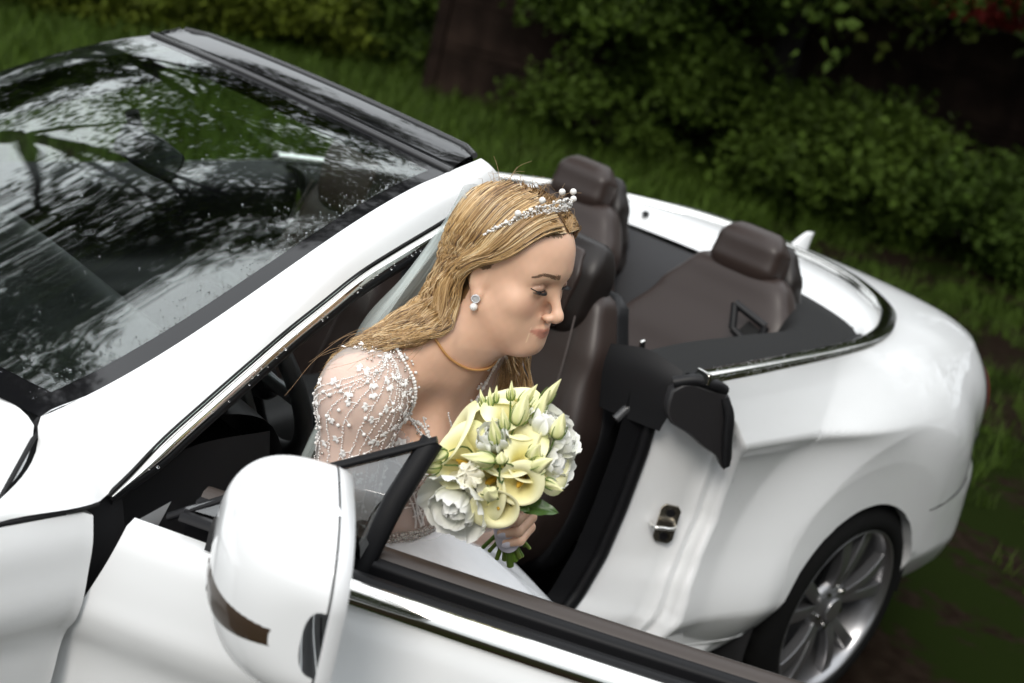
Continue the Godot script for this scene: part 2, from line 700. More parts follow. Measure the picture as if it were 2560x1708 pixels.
# a flat plate with an outline, chamfered
func slab(b: MB, outline: PackedVector2Array, h: float, x: Transform3D, bev := 0.0015) -> void:
	var n := outline.size()
	var mid := Vector2.ZERO
	for p in outline:
		mid += p / n
	var s := b.v.size()
	b.put(x * V(mid.x, mid.y, h), (x.basis * V(0, 0, 1)).normalized())
	for ring in 3:
		for p in outline:
			var d := (p - mid).normalized()
			var q := p - d * (bev if ring == 0 else 0.0)
			var z := h if ring == 0 else (h - bev if ring == 1 else 0.0)
			var nn := V(0, 0, 1) if ring == 0 else V(d.x, d.y, 0.0)
			b.put(x * V(q.x, q.y, z), (x.basis * nn).normalized())
	for k in n:
		var a := s + 1 + k
		var c := s + 1 + (k + 1) % n
		b.ix.append_array(PackedInt32Array([s, c, a]))
		for ring in 2:
			b.ix.append_array(PackedInt32Array([a + ring * n, c + ring * n, a + (ring + 1) * n, c + ring * n, c + (ring + 1) * n, a + (ring + 1) * n]))

# chrome ring and white lid behind the rear seats, boot lid furniture
func tonneau() -> void:
	var secs := [[-0.001, -0.006], [-0.003, 0.003], [-0.002, 0.011], [0.003, 0.0155], [0.012, 0.0175], [0.024, 0.0175], [0.031, 0.013], [0.034, 0.002]]
	for side in [1.0, -1.0]:
		var g := []
		for sc in secs:
			g.append(PackedVector3Array())
		for i in 121:
			var s := i / 120.0
			var p := ring_at(s)
			var q := ring_at(s + 0.004) - ring_at(s - 0.004)
			var inw := V(q.z, 0, -q.x).normalized() * -1.0
			if inw.dot(V(2.75, 0, 0) - V(p.x, 0, p.z)) < 0:
				inw = -inw
			if s < 0.4:
				inw = V(0, 0, -1)
			for k in secs.size():
				var w = p + inw * secs[k][0] * (1.0 + 0.3 * sst(0.3, 0.6, s)) + V(0, secs[k][1], 0)
				w.z *= side
				g[k].append(w)
		var b := MB.new()
		b.grid(g if side < 0 else flip(g))
		part("belt_chrome", b, MAT.chrome, car)
		if side > 0:
			var e := MB.new()
			e.box(Transform3D(Basis(), V(1.964, 1.006, 0.800)), V(0.006, 0.026, 0.036), 0.002)
			part("chrome_end_cap", e, MAT.chrome, car)
	# white soft-top lid inside the ring
	var rows := []
	var bx := [2.80, 2.86, 2.90, 2.90]
	for i in 25:
		rows.append(PackedVector3Array())
	for j in 61:
		var a: float = lerp(-1.0, 1.0, j / 60.0)
		var sa: float = lerp(1.0, ring_s_of_x(2.80), abs(a))
		var o := ring_at(sa)
		o += (V(2.5, 0, 0) - V(o.x, 0, o.z)).normalized() * 0.036
		o.z *= signf(a) if a != 0 else 0.0
		var inn := V(2.98 - 0.19 * a * a, 1.0, (o.z) * 0.95)
		for i in 25:
			var t := i / 24.0
			var p := o.lerp(inn, t)
			p.y = o.y - 0.004 + 0.026 * sin(PI * t) * (1.0 - a * a * a * a) - 0.03 * t * t
			rows[i].append(p)
	var lid := MB.new()
	lid.grid(rows)
	part("soft_top_lid", lid, MAT.paint, car)
	for z in [0.30, -0.30]:
		var hole := MB.new()
		hole.ball(V(3.02, 1.027, z), V(0.025, 0.008, 0.012), 16, Basis(Vector3.UP, 0.5))
		part("lid_drain_slot", hole, MAT.gap, car)
	# antenna fin on the boot lid
	var fin := MB.new()
	var fr := []
	for i in 9:
		var t := i / 8.0
		var y := 1.012 + 0.062 * t
		var x0: float = 3.40 + 0.075 * pow(t, 1.6)
		var x1: float = 3.505 + 0.012 * t
		var hw: float = 0.017 * (1.0 - 0.62 * t)
		var r := PackedVector3Array()
		for k in 17:
			var a := TAU * k / 16.0
			r.append(V((x0 + x1) / 2 + cos(a) * (x1 - x0) / 2, y, sin(a) * hw))
		fr.append(r)
	var top := PackedVector3Array()
	for k in 17:
		top.append(V(3.495, 1.076, 0))
	fr.append(top)
	fin.grid(flip(fr), true)
	part("antenna_fin", fin, MAT.paint, car)
	# boot lid shut line
	var seam_b := MB.new()
	var sp := PackedVector3Array()
	var r1: PackedVector3Array = panel_rows[56]
	var js := []
	for want in [2.90, 3.0, 3.1, 3.2, 3.27]:
		for k in r1.size():
			if r1[k].x >= want and k > 50:
				js.append(k)
				break
	for k in 5:
		sp.append(panel_rows[55 if k in [0] else 56][js[k]] + V(0, 0.0005, 0))
	sp.append(panel_rows[57][js[4] + 1] + V(0, 0.0005, 0))
	sp.append(panel_rows[59][js[4] + 1] + V(0, 0.0005, 0))
	seam_b.tube(spl(sp, 40), 0.0020, 6)

# bonnet corner, wing and A-pillars
var G := []
const GX := [0.63895, 0.80262, -0.15495, 0.10332]
const GY := [0.99429, 0.19001, 0.41004, -0.26672]
const GZ := [0.70371, -0.16391, 0.03992, -0.02677]
var O := [V(0.700, 0.917, 0.798), V(0.731, 0.937, 0.787), V(0.784, 0.973, 0.767), V(0.858, 1.016, 0.743), V(0.940, 1.062, 0.717), V(1.014, 1.103, 0.694), V(1.085, 1.140, 0.674), V(1.160, 1.178, 0.652), V(1.244, 1.213, 0.632), V(1.319, 1.243, 0.616), V(1.425, 1.285, 0.592)]

func front_end() -> void:
	for side in [1.0, -1.0]:
		var up := [V(0.40, 0.885, 0.815), V(0.554, 0.932, 0.80), V(0.635, 0.978, 0.711), V(0.633, 0.992, 0.708)] + G + [V(1.462, 1.357, 0.552)]
		var lo := [V(0.38, 0.868, 0.842), V(0.545, 0.918, 0.83), V(0.655, 0.921, 0.826), V(0.680, 0.918, 0.815)] + O + [V(1.512, 1.314, 0.576)]
		var cu := spl(up, 70)
		var cl := spl(lo, 70)
		var rows := []
		for i in 13:
			rows.append(PackedVector3Array())
		for j in 70:
			var d := cl[j] - cu[j]
			var nn := V(-0.25, 0.62, 0.74).normalized()
			var bul: float = 0.010 * sst(0.0, 12.0, j)
			for i in 13:
				var t := i / 12.0
				var p: Vector3 = cu[j] + d * t + nn * bul * 4.0 * t * (1.0 - t)
				p.z *= side
				rows[i].append(p)
		var b := MB.new()
		b.grid(flip(rows) if side > 0 else rows)
		# rear end of the pillar, closing it
		part("windscreen_pillar", b, MAT.paint, car)
		# black joint between pillar and chrome, then the chrome strip and rubber
		var oc := spl(O, 60)
		var g1 := []
		for k in 7:
			g1.append(PackedVector3Array())
		var g2 := []
		for k in 5:
			g2.append(PackedVector3Array())
		var blk := PackedVector3Array()
		for j in 60:
			var t := (oc[min(j + 1, 59)] - oc[max(j - 1, 0)]).normalized()
			var sn := V(0, 0.49, 0.87)
			var dn := t.cross(sn).normalized()
			if dn.y > 0:
				dn = -dn
			sn = dn.cross(t).normalized()
			if sn.z < 0:
				sn = -sn
			var w := 0.021
			w *= sst(-2.0, 8.0, j)
			for k in 7:
				var u := k / 6.0
				var p: Vector3 = oc[j] + dn * (0.0035 + w * u) + sn * (0.004 + 0.006 * sin(PI * u))
				if k == 0 or k == 6:
					p -= sn * 0.008
				p.z *= side
				g1[k].append(p)
			for k in 5:
				var p: Vector3 = oc[j] + dn * (0.004 + w + 0.022 * k / 4.0) + sn * (-0.002 - 0.05 * pow(k / 4.0, 2.0) + (0.006 if k in [1, 2] else 0.0))
				p.z *= side
				g2[k].append(p)
			var q := oc[j] + dn * 0.001 - sn * 0.001
			q.z *= side
			blk.append(q)
		var cb := MB.new()
		cb.grid(flip(g1) if side > 0 else g1)
		part("window_chrome", cb, MAT.chrome, car)
		var rb := MB.new()
		rb.grid(flip(g2) if side > 0 else g2)
		part("window_seal", rb, MAT.rubber, car)
		var kb := MB.new()
		kb.tube(blk, 0.0022, 6)
		part("pillar_joint", kb, MAT.gap, car)
		# inner trim of the pillar, facing the cabin
		var tr := []
		var in1 := PackedVector3Array()
		var in2 := PackedVector3Array()
		for j in 60:
			var p := oc[j] + V(0.02, -0.03, -0.045)
			var gp := spl(G, 60)[j] + V(0.0, -0.035, -0.01)
			p.z *= side
			gp.z *= side
			in1.append(p)
			in2.append(gp)
		var ib := MB.new()
		ib.grid([in1, in2])
		part("pillar_trim", ib, MAT.plastic, car)
		# wing
		var wl := [V(0.38, 0.862, 0.844), V(0.543, 0.911, 0.833), V(0.655, 0.911, 0.824), V(0.669, 0.905, 0.826)]
		var wr := []
		for q in [[0.0, 0.0], [-0.035, 0.012], [-0.07, 0.016], [-0.13, 0.02], [-0.147, 0.016], [-0.17, 0.002], [-0.24, -0.004], [-0.35, -0.002], [-0.60, 0.0]]:
			var r := PackedVector3Array()
			for p in wl:
				var e: Vector3 = p + V(0, q[0], q[1])
				e.x -= 0.012 * sst(0.0, -0.2, q[0]) + 0.02 * sst(-0.1, -0.4, q[0])
				if q[0] == 0.0:
					e.y -= 0.0
				e.z *= side
				r.append(e)
			wr.append(r)
		var cols := []
		for i in 4:
			var cc := PackedVector3Array()
			for r in wr:
				cc.append(r[i])
			cols.append(cc)
		var wb := MB.new()
		var fine := []
		for cc in cols:
			fine.append(spl(cc, 50))
		wb.grid(flip(fine) if side < 0 else fine)
		# returned rear edge
		var e1: PackedVector3Array = fine[3]
		var e2 := PackedVector3Array()
		for p in e1:
			e2.append(p + V(-0.01, 0, -0.06 * side))
		wb.grid([e2, e1] if side < 0 else [e1, e2])
		part("front_wing", wb, MAT.paint, car)
		var jb := MB.new()
		var jl := PackedVector3Array()
		for p in lo.slice(0, 4):
			jl.append(V(p.x, p.y - 0.004, (p.z - 0.002) * side))
		jb.tube(jl, 0.004, 6)
		var jl2 := PackedVector3Array()
		for p in up.slice(0, 5):
			jl2.append(V(p.x, p.y - 0.004, (p.z - 0.003) * side))
		jb.tube(jl2, 0.0035, 6)
		part("wing_joint", jb, MAT.gap, car)
	# bonnet
	var hr := []
	var edge := [V(0.40, 0.890, 0.808), V(0.547, 0.934, 0.796), V(0.626, 0.976, 0.716), V(0.629, 0.992, 0.708), V(0.624, 1.000, 0.688), V(0.608, 1.003, 0.63), V(0.585, 1.006, 0.56), V(0.54, 1.015, 0.40), V(0.49, 1.022, 0.2), V(0.47, 1.024, 0.0)]
	var near := spl(edge, 60)
	for i in 14:
		var r := PackedVector3Array()
		for j in 60:
			var p := near[j]
			var t := i / 13.0
			var q := p.lerp(V(0.10, 0.90 - 0.05 * p.z, p.z * 0.9), t)
			q.y += 0.012 * sin(PI * t) + (-0.006 if i == 0 else 0.0)
			r.append(q)
		hr.append(r)
	var hb := MB.new()
	hb.grid(hr)
	var hm := []
	for r in hr:
		hm.append(mirror(r))
	hb.grid(flip(hm))
	part("bonnet", hb, MAT.paint, car)
	# dark plastic at the foot of the pillar, over the hinge gap
	var fb := MB.new()
	fb.grid(loft([[V(0.665, 0.912, 0.80), V(0.69, 0.915, 0.795), V(0.72, 0.93, 0.785)], [V(0.668, 0.87, 0.80), V(0.70, 0.88, 0.80), V(0.73, 0.895, 0.79)], [V(0.66, 0.60, 0.79), V(0.70, 0.60, 0.77), V(0.75, 0.60, 0.74)]], 8, 10))
	part("hinge_cover", fb, MAT.plastic, car)

func glass_point(u: float, t: float) -> Vector3:
	# u -1..1 across, t 0 at the bonnet, 1 at the header
	var e := gl[int(round(t * 200.0))]
	var a: float = abs(u)
	var bow: float = lerp(0.19, 0.052, pow(t, 0.8))
	var q := V(e.x - bow * (1.0 - a * a * (0.75 + 0.25 * a)), e.y + lerp(0.035, 0.022, t) * (1.0 - a * a), e.z * u)
	return q

var gl: PackedVector3Array

func windscreen() -> void:
	var fr := 0.045
	var us := [-1.0, -0.985]
	for i in 41:
		us.append(lerp(-1.0 + fr, 1.0 - fr, i / 40.0))
	us += [0.985, 1.0]
	var pane := []
	for i in 41:
		var r := PackedVector3Array()
		for j in 41:
			r.append(glass_point(lerp(-1.0 + fr, 1.0 - fr, j / 40.0), lerp(0.06, 0.975, i / 40.0)))
		pane.append(r)
	var pb := MB.new()
	pb.grid(pane)
	# inner face and edges: a pane five millimetres thick
	var back := []
	for i in 41:
		var r := PackedVector3Array()
		for j in 41:
			r.append(pane[i][j] + V(0.0022, -0.0045, 0))
		back.append(r)
	pb.grid(flip(back))
	var rim_a := PackedVector3Array()
	var rim_b := PackedVector3Array()
	for j in 41:
		rim_a.append(pane[0][j])
		rim_b.append(back[0][j])
	for i in range(1, 41):
		rim_a.append(pane[i][40])
		rim_b.append(back[i][40])
	for j in range(39, -1, -1):
		rim_a.append(pane[40][j])
		rim_b.append(back[40][j])
	for i in range(39, -1, -1):
		rim_a.append(pane[i][0])
		rim_b.append(back[i][0])
	pb.grid([rim_b, rim_a])
	var ws := part("windscreen", pb, MAT.screen, car)
	# opaque printed border
	var fb := MB.new()
	for side in [-1.0, 1.0]:
		var g := []
		for i in 41:
			var r := PackedVector3Array()
			for j in 5:
				r.append(glass_point(side * lerp(1.0, 1.0 - fr, j / 4.0), i / 40.0))
			g.append(r)
		fb.grid(g if side < 0 else flip(g))
	for e in [[0.0, 0.06], [0.975, 1.0]]:
		var g := []
		for i in 5:
			var r := PackedVector3Array()
			for j in 41:
				r.append(glass_point(lerp(-1.0 + fr, 1.0 - fr, j / 40.0), lerp(e[0], e[1], i / 4.0)))
			g.append(r)
		fb.grid(g)
	part("glass_border", fb, MAT.black_gloss, ws)
	# header panel with its seals
	var rows := []
	for i in 13:
		var t := i / 12.0
		var r := PackedVector3Array()
		for j in 61:
			var u: float = lerp(-1.0, 1.0, j / 60.0)
			var f := glass_point(u, 1.0)
			var b := V(1.490 - 0.028 * (1.0 - u * u), 1.353 + 0.016 * (1.0 - u * u), 0.530 * u)
			if abs(u) > 0.9:
				b.x -= 0.03 * (abs(u) - 0.9) * 10.0
			var p := (f + V(0.009, 0.002, 0)).lerp(b, t)
			p.y += 0.003 + 0.004 * sin(PI * t) - (0.006 if i == 0 else 0.0)
			r.append(p)
		rows.append(r)
	for i in 6:
		var r := PackedVector3Array()
		var k := (i + 1) / 6.0
		for j in 61:
			var p: Vector3 = rows[12][j]
			r.append(p + V(0.012 * sin(k * 2.6), -0.045 * k, 0))
		rows.append(r)
	var inner := PackedVector3Array()
	for j in 61:
		inner.append(rows[1][j] + V(0.0, -0.055, 0))
	rows.append(inner)
	var hb := MB.new()
	hb.grid(rows)
	part("roof_header", hb, MAT.black_gloss, car)
	var sb := MB.new()
	for e in [[0, 0.0065, V(-0.002, 0.004, 0)], [12, 0.006, V(0.006, 0.0, 0)]]:
		var l := PackedVector3Array()
		for p in rows[e[0]]:
			l.append(p + e[2])
		sb.tube(l, e[1], 8)
	part("header_seal", sb, mat(0.05, 0.05, 0.052, 0.25), car)

# ---- the open front door, in its own axes: x along it from the hinge, z out of it
func door_open() -> void:
	var d := MeshInstance3D.new()
	d.name = "front_door"
	d.transform = Transform3D(Basis(V(0.559, 0, 0.829), Vector3.UP, V(-0.829, 0, 0.559)), V(0.70, 0, 0.82))
	car.add_child(d, true)
	d.set_meta("label", "open white front door with a chrome belt strip")
	var sec := [[0.895, 0.002], [0.87, 0.012], [0.84, 0.019], [0.80, 0.026], [0.765, 0.031], [0.745, 0.027], [0.70, 0.010], [0.62, 0.006], [0.50, 0.014], [0.40, 0.020], [0.30, 0.004], [0.24, -0.02]]
	var curves := []
	for q in sec:
		var c := []
		var y: float = q[0]
		var x0: float = lerp(-0.055, 0.03, sst(0.60, 0.93, y))
		var x1: float = tab([0.24, 0.45, 0.66, 0.8, 0.93], [1.18, 1.31, 1.37, 1.355, 1.27], y)
		for i in 7:
			var t := i / 6.0
			c.append(V(lerp(x0, x1, t), y + 0.012 * t, q[1] + 0.022 * sin(PI * min(t * 0.8 + 0.12, 1.0))))
		curves.append(c)
	var rows := loft(curves, 40, 70)
	var b := MB.new()
	b.grid(rows)
	# folded front edge
	var e1 := PackedVector3Array()
	var e2 := PackedVector3Array()
	for r in rows:
		e1.append(r[0])
		e2.append(r[0] + V(0.012, 0, -0.10))
	b.grid([e1, e2])
	var r1 := PackedVector3Array()
	var r2 := PackedVector3Array()
	for r in rows:
		r1.append(r[39])
		r2.append(r[39] + V(-0.01, 0, -0.14))
	b.grid([r2, r1])
	# top ledge under the chrome
	var t1 := PackedVector3Array()
	for p in rows[0]:
		t1.append(p + V(0, 0.004, -0.02))
	b.grid([t1, rows[0]])
	d.mesh = b.mesh()
	d.material_override = MAT.paint
	# chrome belt strip
	var top: PackedVector3Array = rows[0]
	var cg := []
	for q in [[0.002, -0.010], [0.002, 0.004], [0.006, 0.008], [0.016, 0.008], [0.026, 0.003], [0.031, -0.006], [0.030, -0.014]]:
		var r := PackedVector3Array()
		for p in top:
			if p.x < 0.20:
				continue
			r.append(p + V(0, q[0], q[1]))
		cg.append(r)
	var cb := MB.new()
	cb.grid(flip(cg))
	part("belt_chrome", cb, MAT.chrome, d)
	# outer wiper rubber, window slot, inner trim
	var rb := MB.new()
	var rg := []
	for q in [[0.026, -0.012], [0.034, -0.016], [0.034, -0.030], [0.020, -0.036], [-0.04, -0.04], [-0.04, -0.056], [0.028, -0.058], [0.036, -0.062], [0.036, -0.075]]:
		var r := PackedVector3Array()
		for p in top:
			if p.x < 0.06:
				continue
			r.append(p + V(0, q[0], q[1]))
		rg.append(r)
	rb.grid(flip(rg))
	part("window_wiper_rubber", rb, MAT.rubber, d)
	var ib := MB.new()
	var ig := []
	for q in [[0.034, -0.074], [0.042, -0.080], [0.044, -0.095], [0.036, -0.112], [0.0, -0.125], [-0.12, -0.128], [-0.2, -0.16], [-0.5, -0.15]]:
		var r := PackedVector3Array()
		for p in top:
			if p.x < 0.06:
				continue
			r.append(p + V(0, q[0], q[1]))
		ig.append(r)
	ib.grid(flip(ig))
	part("door_trim", ib, mat(0.030, 0.020, 0.015, 0.45), d)
	# fixed corner pane with its black frame
	var f := V(0.085, 0.925, -0.030)
	var bk := V(0.335, 0.935, -0.034)
	var tp := V(0.372, 1.088, -0.115)
	var gb := MB.new()
	for face in 2:
		var gr := []
		for i in 9:
			var r := PackedVector3Array()
			for j in 9:
				r.append(f.lerp(tp, i / 8.0).lerp(bk.lerp(tp, i / 8.0), j / 8.0) - V(0, 0, 0.004) * face)
			gr.append(r)
		gb.grid(flip(gr) if face == 0 else gr)
	part("quarter_glass", gb, MAT.pane, d)
	var kb := MB.new()
	kb.tube(PackedVector3Array([f + V(-0.02, -0.02, 0), f.lerp(tp, 0.5) + V(0, 0.003, 0), tp + V(0.010, 0.006, 0)]), 0.009, 8, true, 0.6)
	kb.tube(PackedVector3Array([tp + V(0.004, 0.004, 0), tp.lerp(bk, 0.5), bk + V(0, -0.03, 0)]), 0.0155, 8, true, 0.55, V(0, 0, 1))
	part("quarter_glass_frame", kb, MAT.rubber, d)
	# mirror foot triangle
	var mf := MB.new()
	mf.grid(loft([[V(0.14, 0.90, 0.012), V(0.23, 0.90, 0.014), V(0.33, 0.905, 0.014)], [V(0.14, 0.945, -0.01), V(0.23, 0.945, -0.01), V(0.33, 0.945, -0.01)], [V(0.17, 0.965, -0.034), V(0.24, 0.97, -0.036), V(0.32, 0.965, -0.036)]], 10, 8))
	part("mirror_foot", mf, MAT.plastic, d)

func side_mirror() -> void:
	var xf := Transform3D(Basis(V(0.559, 0, 0.829), Vector3.UP, V(-0.829, 0, 0.559)), V(0.70, 0, 0.82))
	var m := MeshInstance3D.new()
	m.name = "side_mirror"
	m.transform = xf
	car.add_child(m, true)
	m.set_meta("label", "white door mirror with a dark turn signal strip wrapped round its front")
	# shell: sections across z (out from the door), each a closed loop open at the back
	var shell := func(z: float, a: float, grow: float) -> Vector3:
		# a: -1 top rear .. 0 front .. 1 bottom rear
		var tz := (z - 0.055) / 0.215
		var cap: float = pow(max(1.0 - pow(clamp((tz - 0.45) / 0.55, 0.0, 1.0), 2.6), 0.0), 0.5)
		var inn: float = pow(max(1.0 - pow(clamp((0.35 - tz) / 0.35, 0.0, 1.0), 3.0), 0.0), 0.5)
		var k: float = cap * inn
		var hy: float = 0.118 * (0.34 + 0.66 * k)
		var hx: float = 0.135 * (0.16 + 0.84 * pow(cap, 0.7) * pow(inn, 0.8))
		var an := a * PI / 2
		var cx := pow(abs(cos(an)), 0.72)
		var sy: float = signf(sin(an)) * pow(abs(sin(an)), 0.80)
		var yc: float = 1.0 - 0.012 * tz
		return V(0.300 + 0.42 * (z - 0.06) - (hx + grow) * cx, yc - sy * (hy + grow), z)
	var zs := []
	for i in 41:
		zs.append(0.055 + 0.215 * (0.5 - 0.5 * cos(PI * i / 40.0)))
	var rows := []
	for z in zs:
		var r := PackedVector3Array()
		for j in 41:
			r.append(shell.call(z, lerp(-1.0, 1.0, j / 40.0), 0.0))
		rows.append(r)
	var b := MB.new()
	b.grid(rows)
	m.mesh = b.mesh()
	m.material_override = MAT.paint
	# rear bezel
	var rim := PackedVector3Array()
	for i in 41:
		rim.append(rows[i][0])
	for i in range(40, -1, -1):
		rim.append(rows[i][40])
	rim.append(rim[0])
	var rim2 := PackedVector3Array()
	var rim3 := PackedVector3Array()
	var ce := V(0.345, 0.99, 0.16)
	for p in rim:
		rim2.append(p + V(0.020, 0, 0) + (ce - p) * V(0, 0.02, 0.02))
		rim3.append(p + V(0.012, 0, 0) + (ce - p) * V(0, 0.12, 0.1))
	var rb := MB.new()
	var rim0 := PackedVector3Array()
	for p in rim:
		rim0.append(p + V(0.003, 0, 0))
	rb.grid([rim0, rim2, rim3])
	part("mirror_bezel", rb, mat(0.70, 0.71, 0.72, 0.35), m)
	var gb := MB.new()
	var cen := PackedVector3Array()
	for p in rim3:
		cen.append(ce + V(0.005, 0, 0))
	gb.grid([rim3, cen])
	part("mirror_glass", gb, mat(0.9, 0.9, 0.9, 0.01, 1.0), m)
	# turn signal strip and the black lower shell, set proud of the paint
	var band := func(a0: float, a1: float, z0: float, grow: float, nm: String, mt: Material) -> void:
		var g := []
		for i in 33:
			var tz := i / 32.0
			var z: float = lerp(z0, 0.2685 if nm == "turn_signal" else 0.19, sin(tz * PI / 2))
			var r := PackedVector3Array()
			for j in 7:
				var w: float = lerp(a0, a1, j / 6.0)
				if nm == "turn_signal":
					w = lerp(lerp(0.5 * (a0 + a1), a0, sst(0.0, 0.25, tz)), lerp(0.5 * (a0 + a1), a1, sst(0.0, 0.25, tz)), j / 6.0)
				r.append(shell.call(z, w, grow if j > 0 and j < 6 else -0.001))
			g.append(r)
		var gb2 := MB.new()
		gb2.grid(g)
		part(nm, gb2, mt, m)
	band.call(0.0, 0.20, 0.14, 0.0022, "turn_signal", mat(0.035, 0.020, 0.010, 0.06, 0.0, {"clearcoat_enabled": true}))
	band.call(0.10, 0.155, 0.16, 0.0030, "signal_reflection", mat(0.55, 0.55, 0.56, 0.1))  # pale sliver: a reflection in the strip, put into the colour
	band.call(0.66, 0.98, 0.08, 0.0022, "mirror_underside", MAT.plastic)
	# arm to the door
	var ab := MB.new()
	ab.tube(spl([V(0.25, 0.935, -0.01), V(0.26, 0.945, 0.04), V(0.27, 0.96, 0.09)], 8), [0.05, 0.045, 0.04, 0.038, 0.038, 0.038, 0.04, 0.042], 12, true, 0.5)
	part("mirror_arm", ab, MAT.paint, m)

func rear_wheel() -> void:
	var w := node("rear_wheel", car, V(2.76, 0.32, 0.865))
	w.set_meta("label", "alloy rear wheel with five twin spokes")
	var b := MB.new()
	# tyre by revolving its section (r, z)
	var sec := [[0.232, -0.005], [0.240, 0.006], [0.252, 0.011], [0.268, 0.010], [0.286, 0.002], [0.300, -0.010], [0.309, -0.022], [0.314, -0.040], [0.316, -0.075], [0.316, -0.15], [0.31, -0.22], [0.28, -0.245], [0.235, -0.24]]
	revolve(b, sec, 96, func(i: int, k: int) -> float: return -0.007 if i == 7 and k % 3 == 0 else 0.0)
	part("tyre", b, mat(0.006, 0.006, 0.006, 0.7, 0.0, {"metallic_specular": 0.25}), w)
	var r := MB.new()
	revolve(r, [[0.2335, -0.004], [0.238, 0.003], [0.236, 0.006], [0.230, 0.004], [0.224, -0.008], [0.216, -0.03], [0.205, -0.09], [0.20, -0.2]], 96)
	var silver := mat(0.30, 0.30, 0.31, 0.28, 0.85)
	var rim := part("rim", r, silver, w)
	var dk := MB.new()
	revolve(dk, [[0.20, -0.17], [0.02, -0.17]], 48)
	part("brake_disc", dk, mat(0.03, 0.03, 0.03, 0.5, 0.6), w)
	for k in 5:
		for s in [-1.0, 1.0]:
			var sp := MB.new()
			var a0 = TAU * k / 5.0 + 0.31 + s * 0.10
			var a1 = TAU * k / 5.0 + 0.31 + s * 0.235
			var rows := []
			for q in [[-1.0, -0.028], [-1.0, -0.004], [-0.98, -0.001], [-0.93, 0.0], [0.0, 0.001], [0.93, 0.0], [0.98, -0.001], [1.0, -0.004], [1.0, -0.028]]:
				var row := PackedVector3Array()
				for i in 13:
					var t := i / 12.0
					var rad: float = lerp(0.045, 0.226, t)
					var hw: float = lerp(0.013, 0.020, t)
					var an: float = lerp(a0, a1, pow(t, 0.8))
					var u := V(cos(an), sin(an), 0)
					var tg := V(-sin(an), cos(an), 0)
					var z: float = lerp(-0.028, -0.012, t) + 0.010 * sin(PI * t)
					row.append(u * rad + tg * hw * q[0] + V(0, 0, z + q[1]))
				rows.append(row)
			sp.grid(flip(rows))
			part("spoke", sp, silver, w)
	var hb := MB.new()
	revolve(hb, [[0.075, -0.045], [0.070, -0.028], [0.055, -0.021], [0.040, -0.019], [0.038, -0.014], [0.0, -0.014]], 48)
	part("hub", hb, silver, w)
	var cb := MB.new()
	revolve(cb, [[0.033, -0.0139], [0.033, -0.009], [0.031, -0.007], [0.028, -0.0075], [0.0, -0.0065]], 40)
	part("hub_cap", cb, mat(0.42, 0.42, 0.43, 0.3, 0.9), w)
	for k in 5:
		var a := TAU * k / 5.0 + 0.31 + TAU / 10
		var nb := MB.new()
		var p := V(cos(a) * 0.054, sin(a) * 0.054, -0.024)
		nb.tube(PackedVector3Array([p, p + V(0, 0, 0.008)]), 0.008, 6)
		part("wheel_bolt", nb, MAT.chrome, w)
	# the three wheels out of sight of the lens
	for q in [V(2.76, 0.32, -0.865), V(0.0, 0.32, 0.85), V(0.0, 0.32, -0.85)]:
		var o := w.duplicate()
		o.name = "wheel"
		car.add_child(o, true)
		o.set_meta("label", "")
		o.remove_meta("label")
		o.position = q
		if q.z < 0:
			o.rotation.y = PI

func revolve(b: MB, sec: Array, n: int, bump = null) -> void:
	var rows := []
	for i in sec.size():
		var r := PackedVector3Array()
		for k in n + 1:
			var a := TAU * k / n
			var rad: float = sec[i][0] + (bump.call(i, k) if bump != null else 0.0)
			r.append(V(cos(a) * rad, sin(a) * rad, sec[i][1]))
		rows.append(r)
	b.grid(flip(rows), true)
# ================================================================= cabin

# padded shape: superellipse sections along a path; a is the thickness axis, w the width axis
func pad(b: MB, path: Array, hw: Array, hd: Array, wax: Vector3, ex := 0.55, seg := 40, m := 24, ends := 0.5) -> void:
	var c := spl(path, m)
	var rows := []
	for i in m:
		var t := float(i) / (m - 1)
		var tn := (c[min(i + 1, m - 1)] - c[max(i - 1, 0)]).normalized()
		var dax := tn.cross(wax).normalized()
		var f: float = t * (hw.size() - 1)
		var k: int = min(int(f), hw.size() - 2)
		var w: float = lerp(float(hw[k]), float(hw[k + 1]), smoothstep(0.0, 1.0, f - k))
		var d: float = lerp(float(hd[k]), float(hd[k + 1]), smoothstep(0.0, 1.0, f - k))
		var en: float = 1.0
		var e0: float = min(t, 1.0 - t) * c.size() * c[0].distance_to(c[1]) / max(d, 0.001)
		if e0 < ends * 2.0:
			en = sqrt(max(1.0 - pow(1.0 - e0 / (ends * 2.0), 2.0), 0.0))
		var r := PackedVector3Array()
		for j in seg + 1:
			var an := TAU * j / seg
			var x := signf(cos(an)) * pow(abs(cos(an)), ex)
			var y := signf(sin(an)) * pow(abs(sin(an)), ex)
			r.append(c[i] + wax * (w - d * (1.0 - en) * 0.7) * x + dax * d * (0.25 + 0.75 * en) * y)
		rows.append(r)
	var cap0 := PackedVector3Array()
	var cap1 := PackedVector3Array()
	for j in seg + 1:
		cap0.append(c[0])
		cap1.append(c[m - 1])
	b.grid([cap0] + rows + [cap1], true)

func build_cabin() -> void:
	MAT.leather = mat(0.030, 0.020, 0.017, 0.38, 0.0, {"metallic_specular": 0.42})
	MAT.leather_dark = mat(0.011, 0.008, 0.007, 0.40, 0.0, {"metallic_specular": 0.4})
	MAT.thread = mat(0.07, 0.055, 0.05, 0.6)
	MAT.fabric_black = mat(0.012, 0.012, 0.012, 0.7, 0.0, {"metallic_specular": 0.3})
	var seat := front_seat(0.37)
	var other := seat.duplicate()
	other.name = "front_seat_001"
	car.add_child(other)
	other.position.z = -0.74
	rear_seats()
	side_trim()
	dashboard()
	flap()

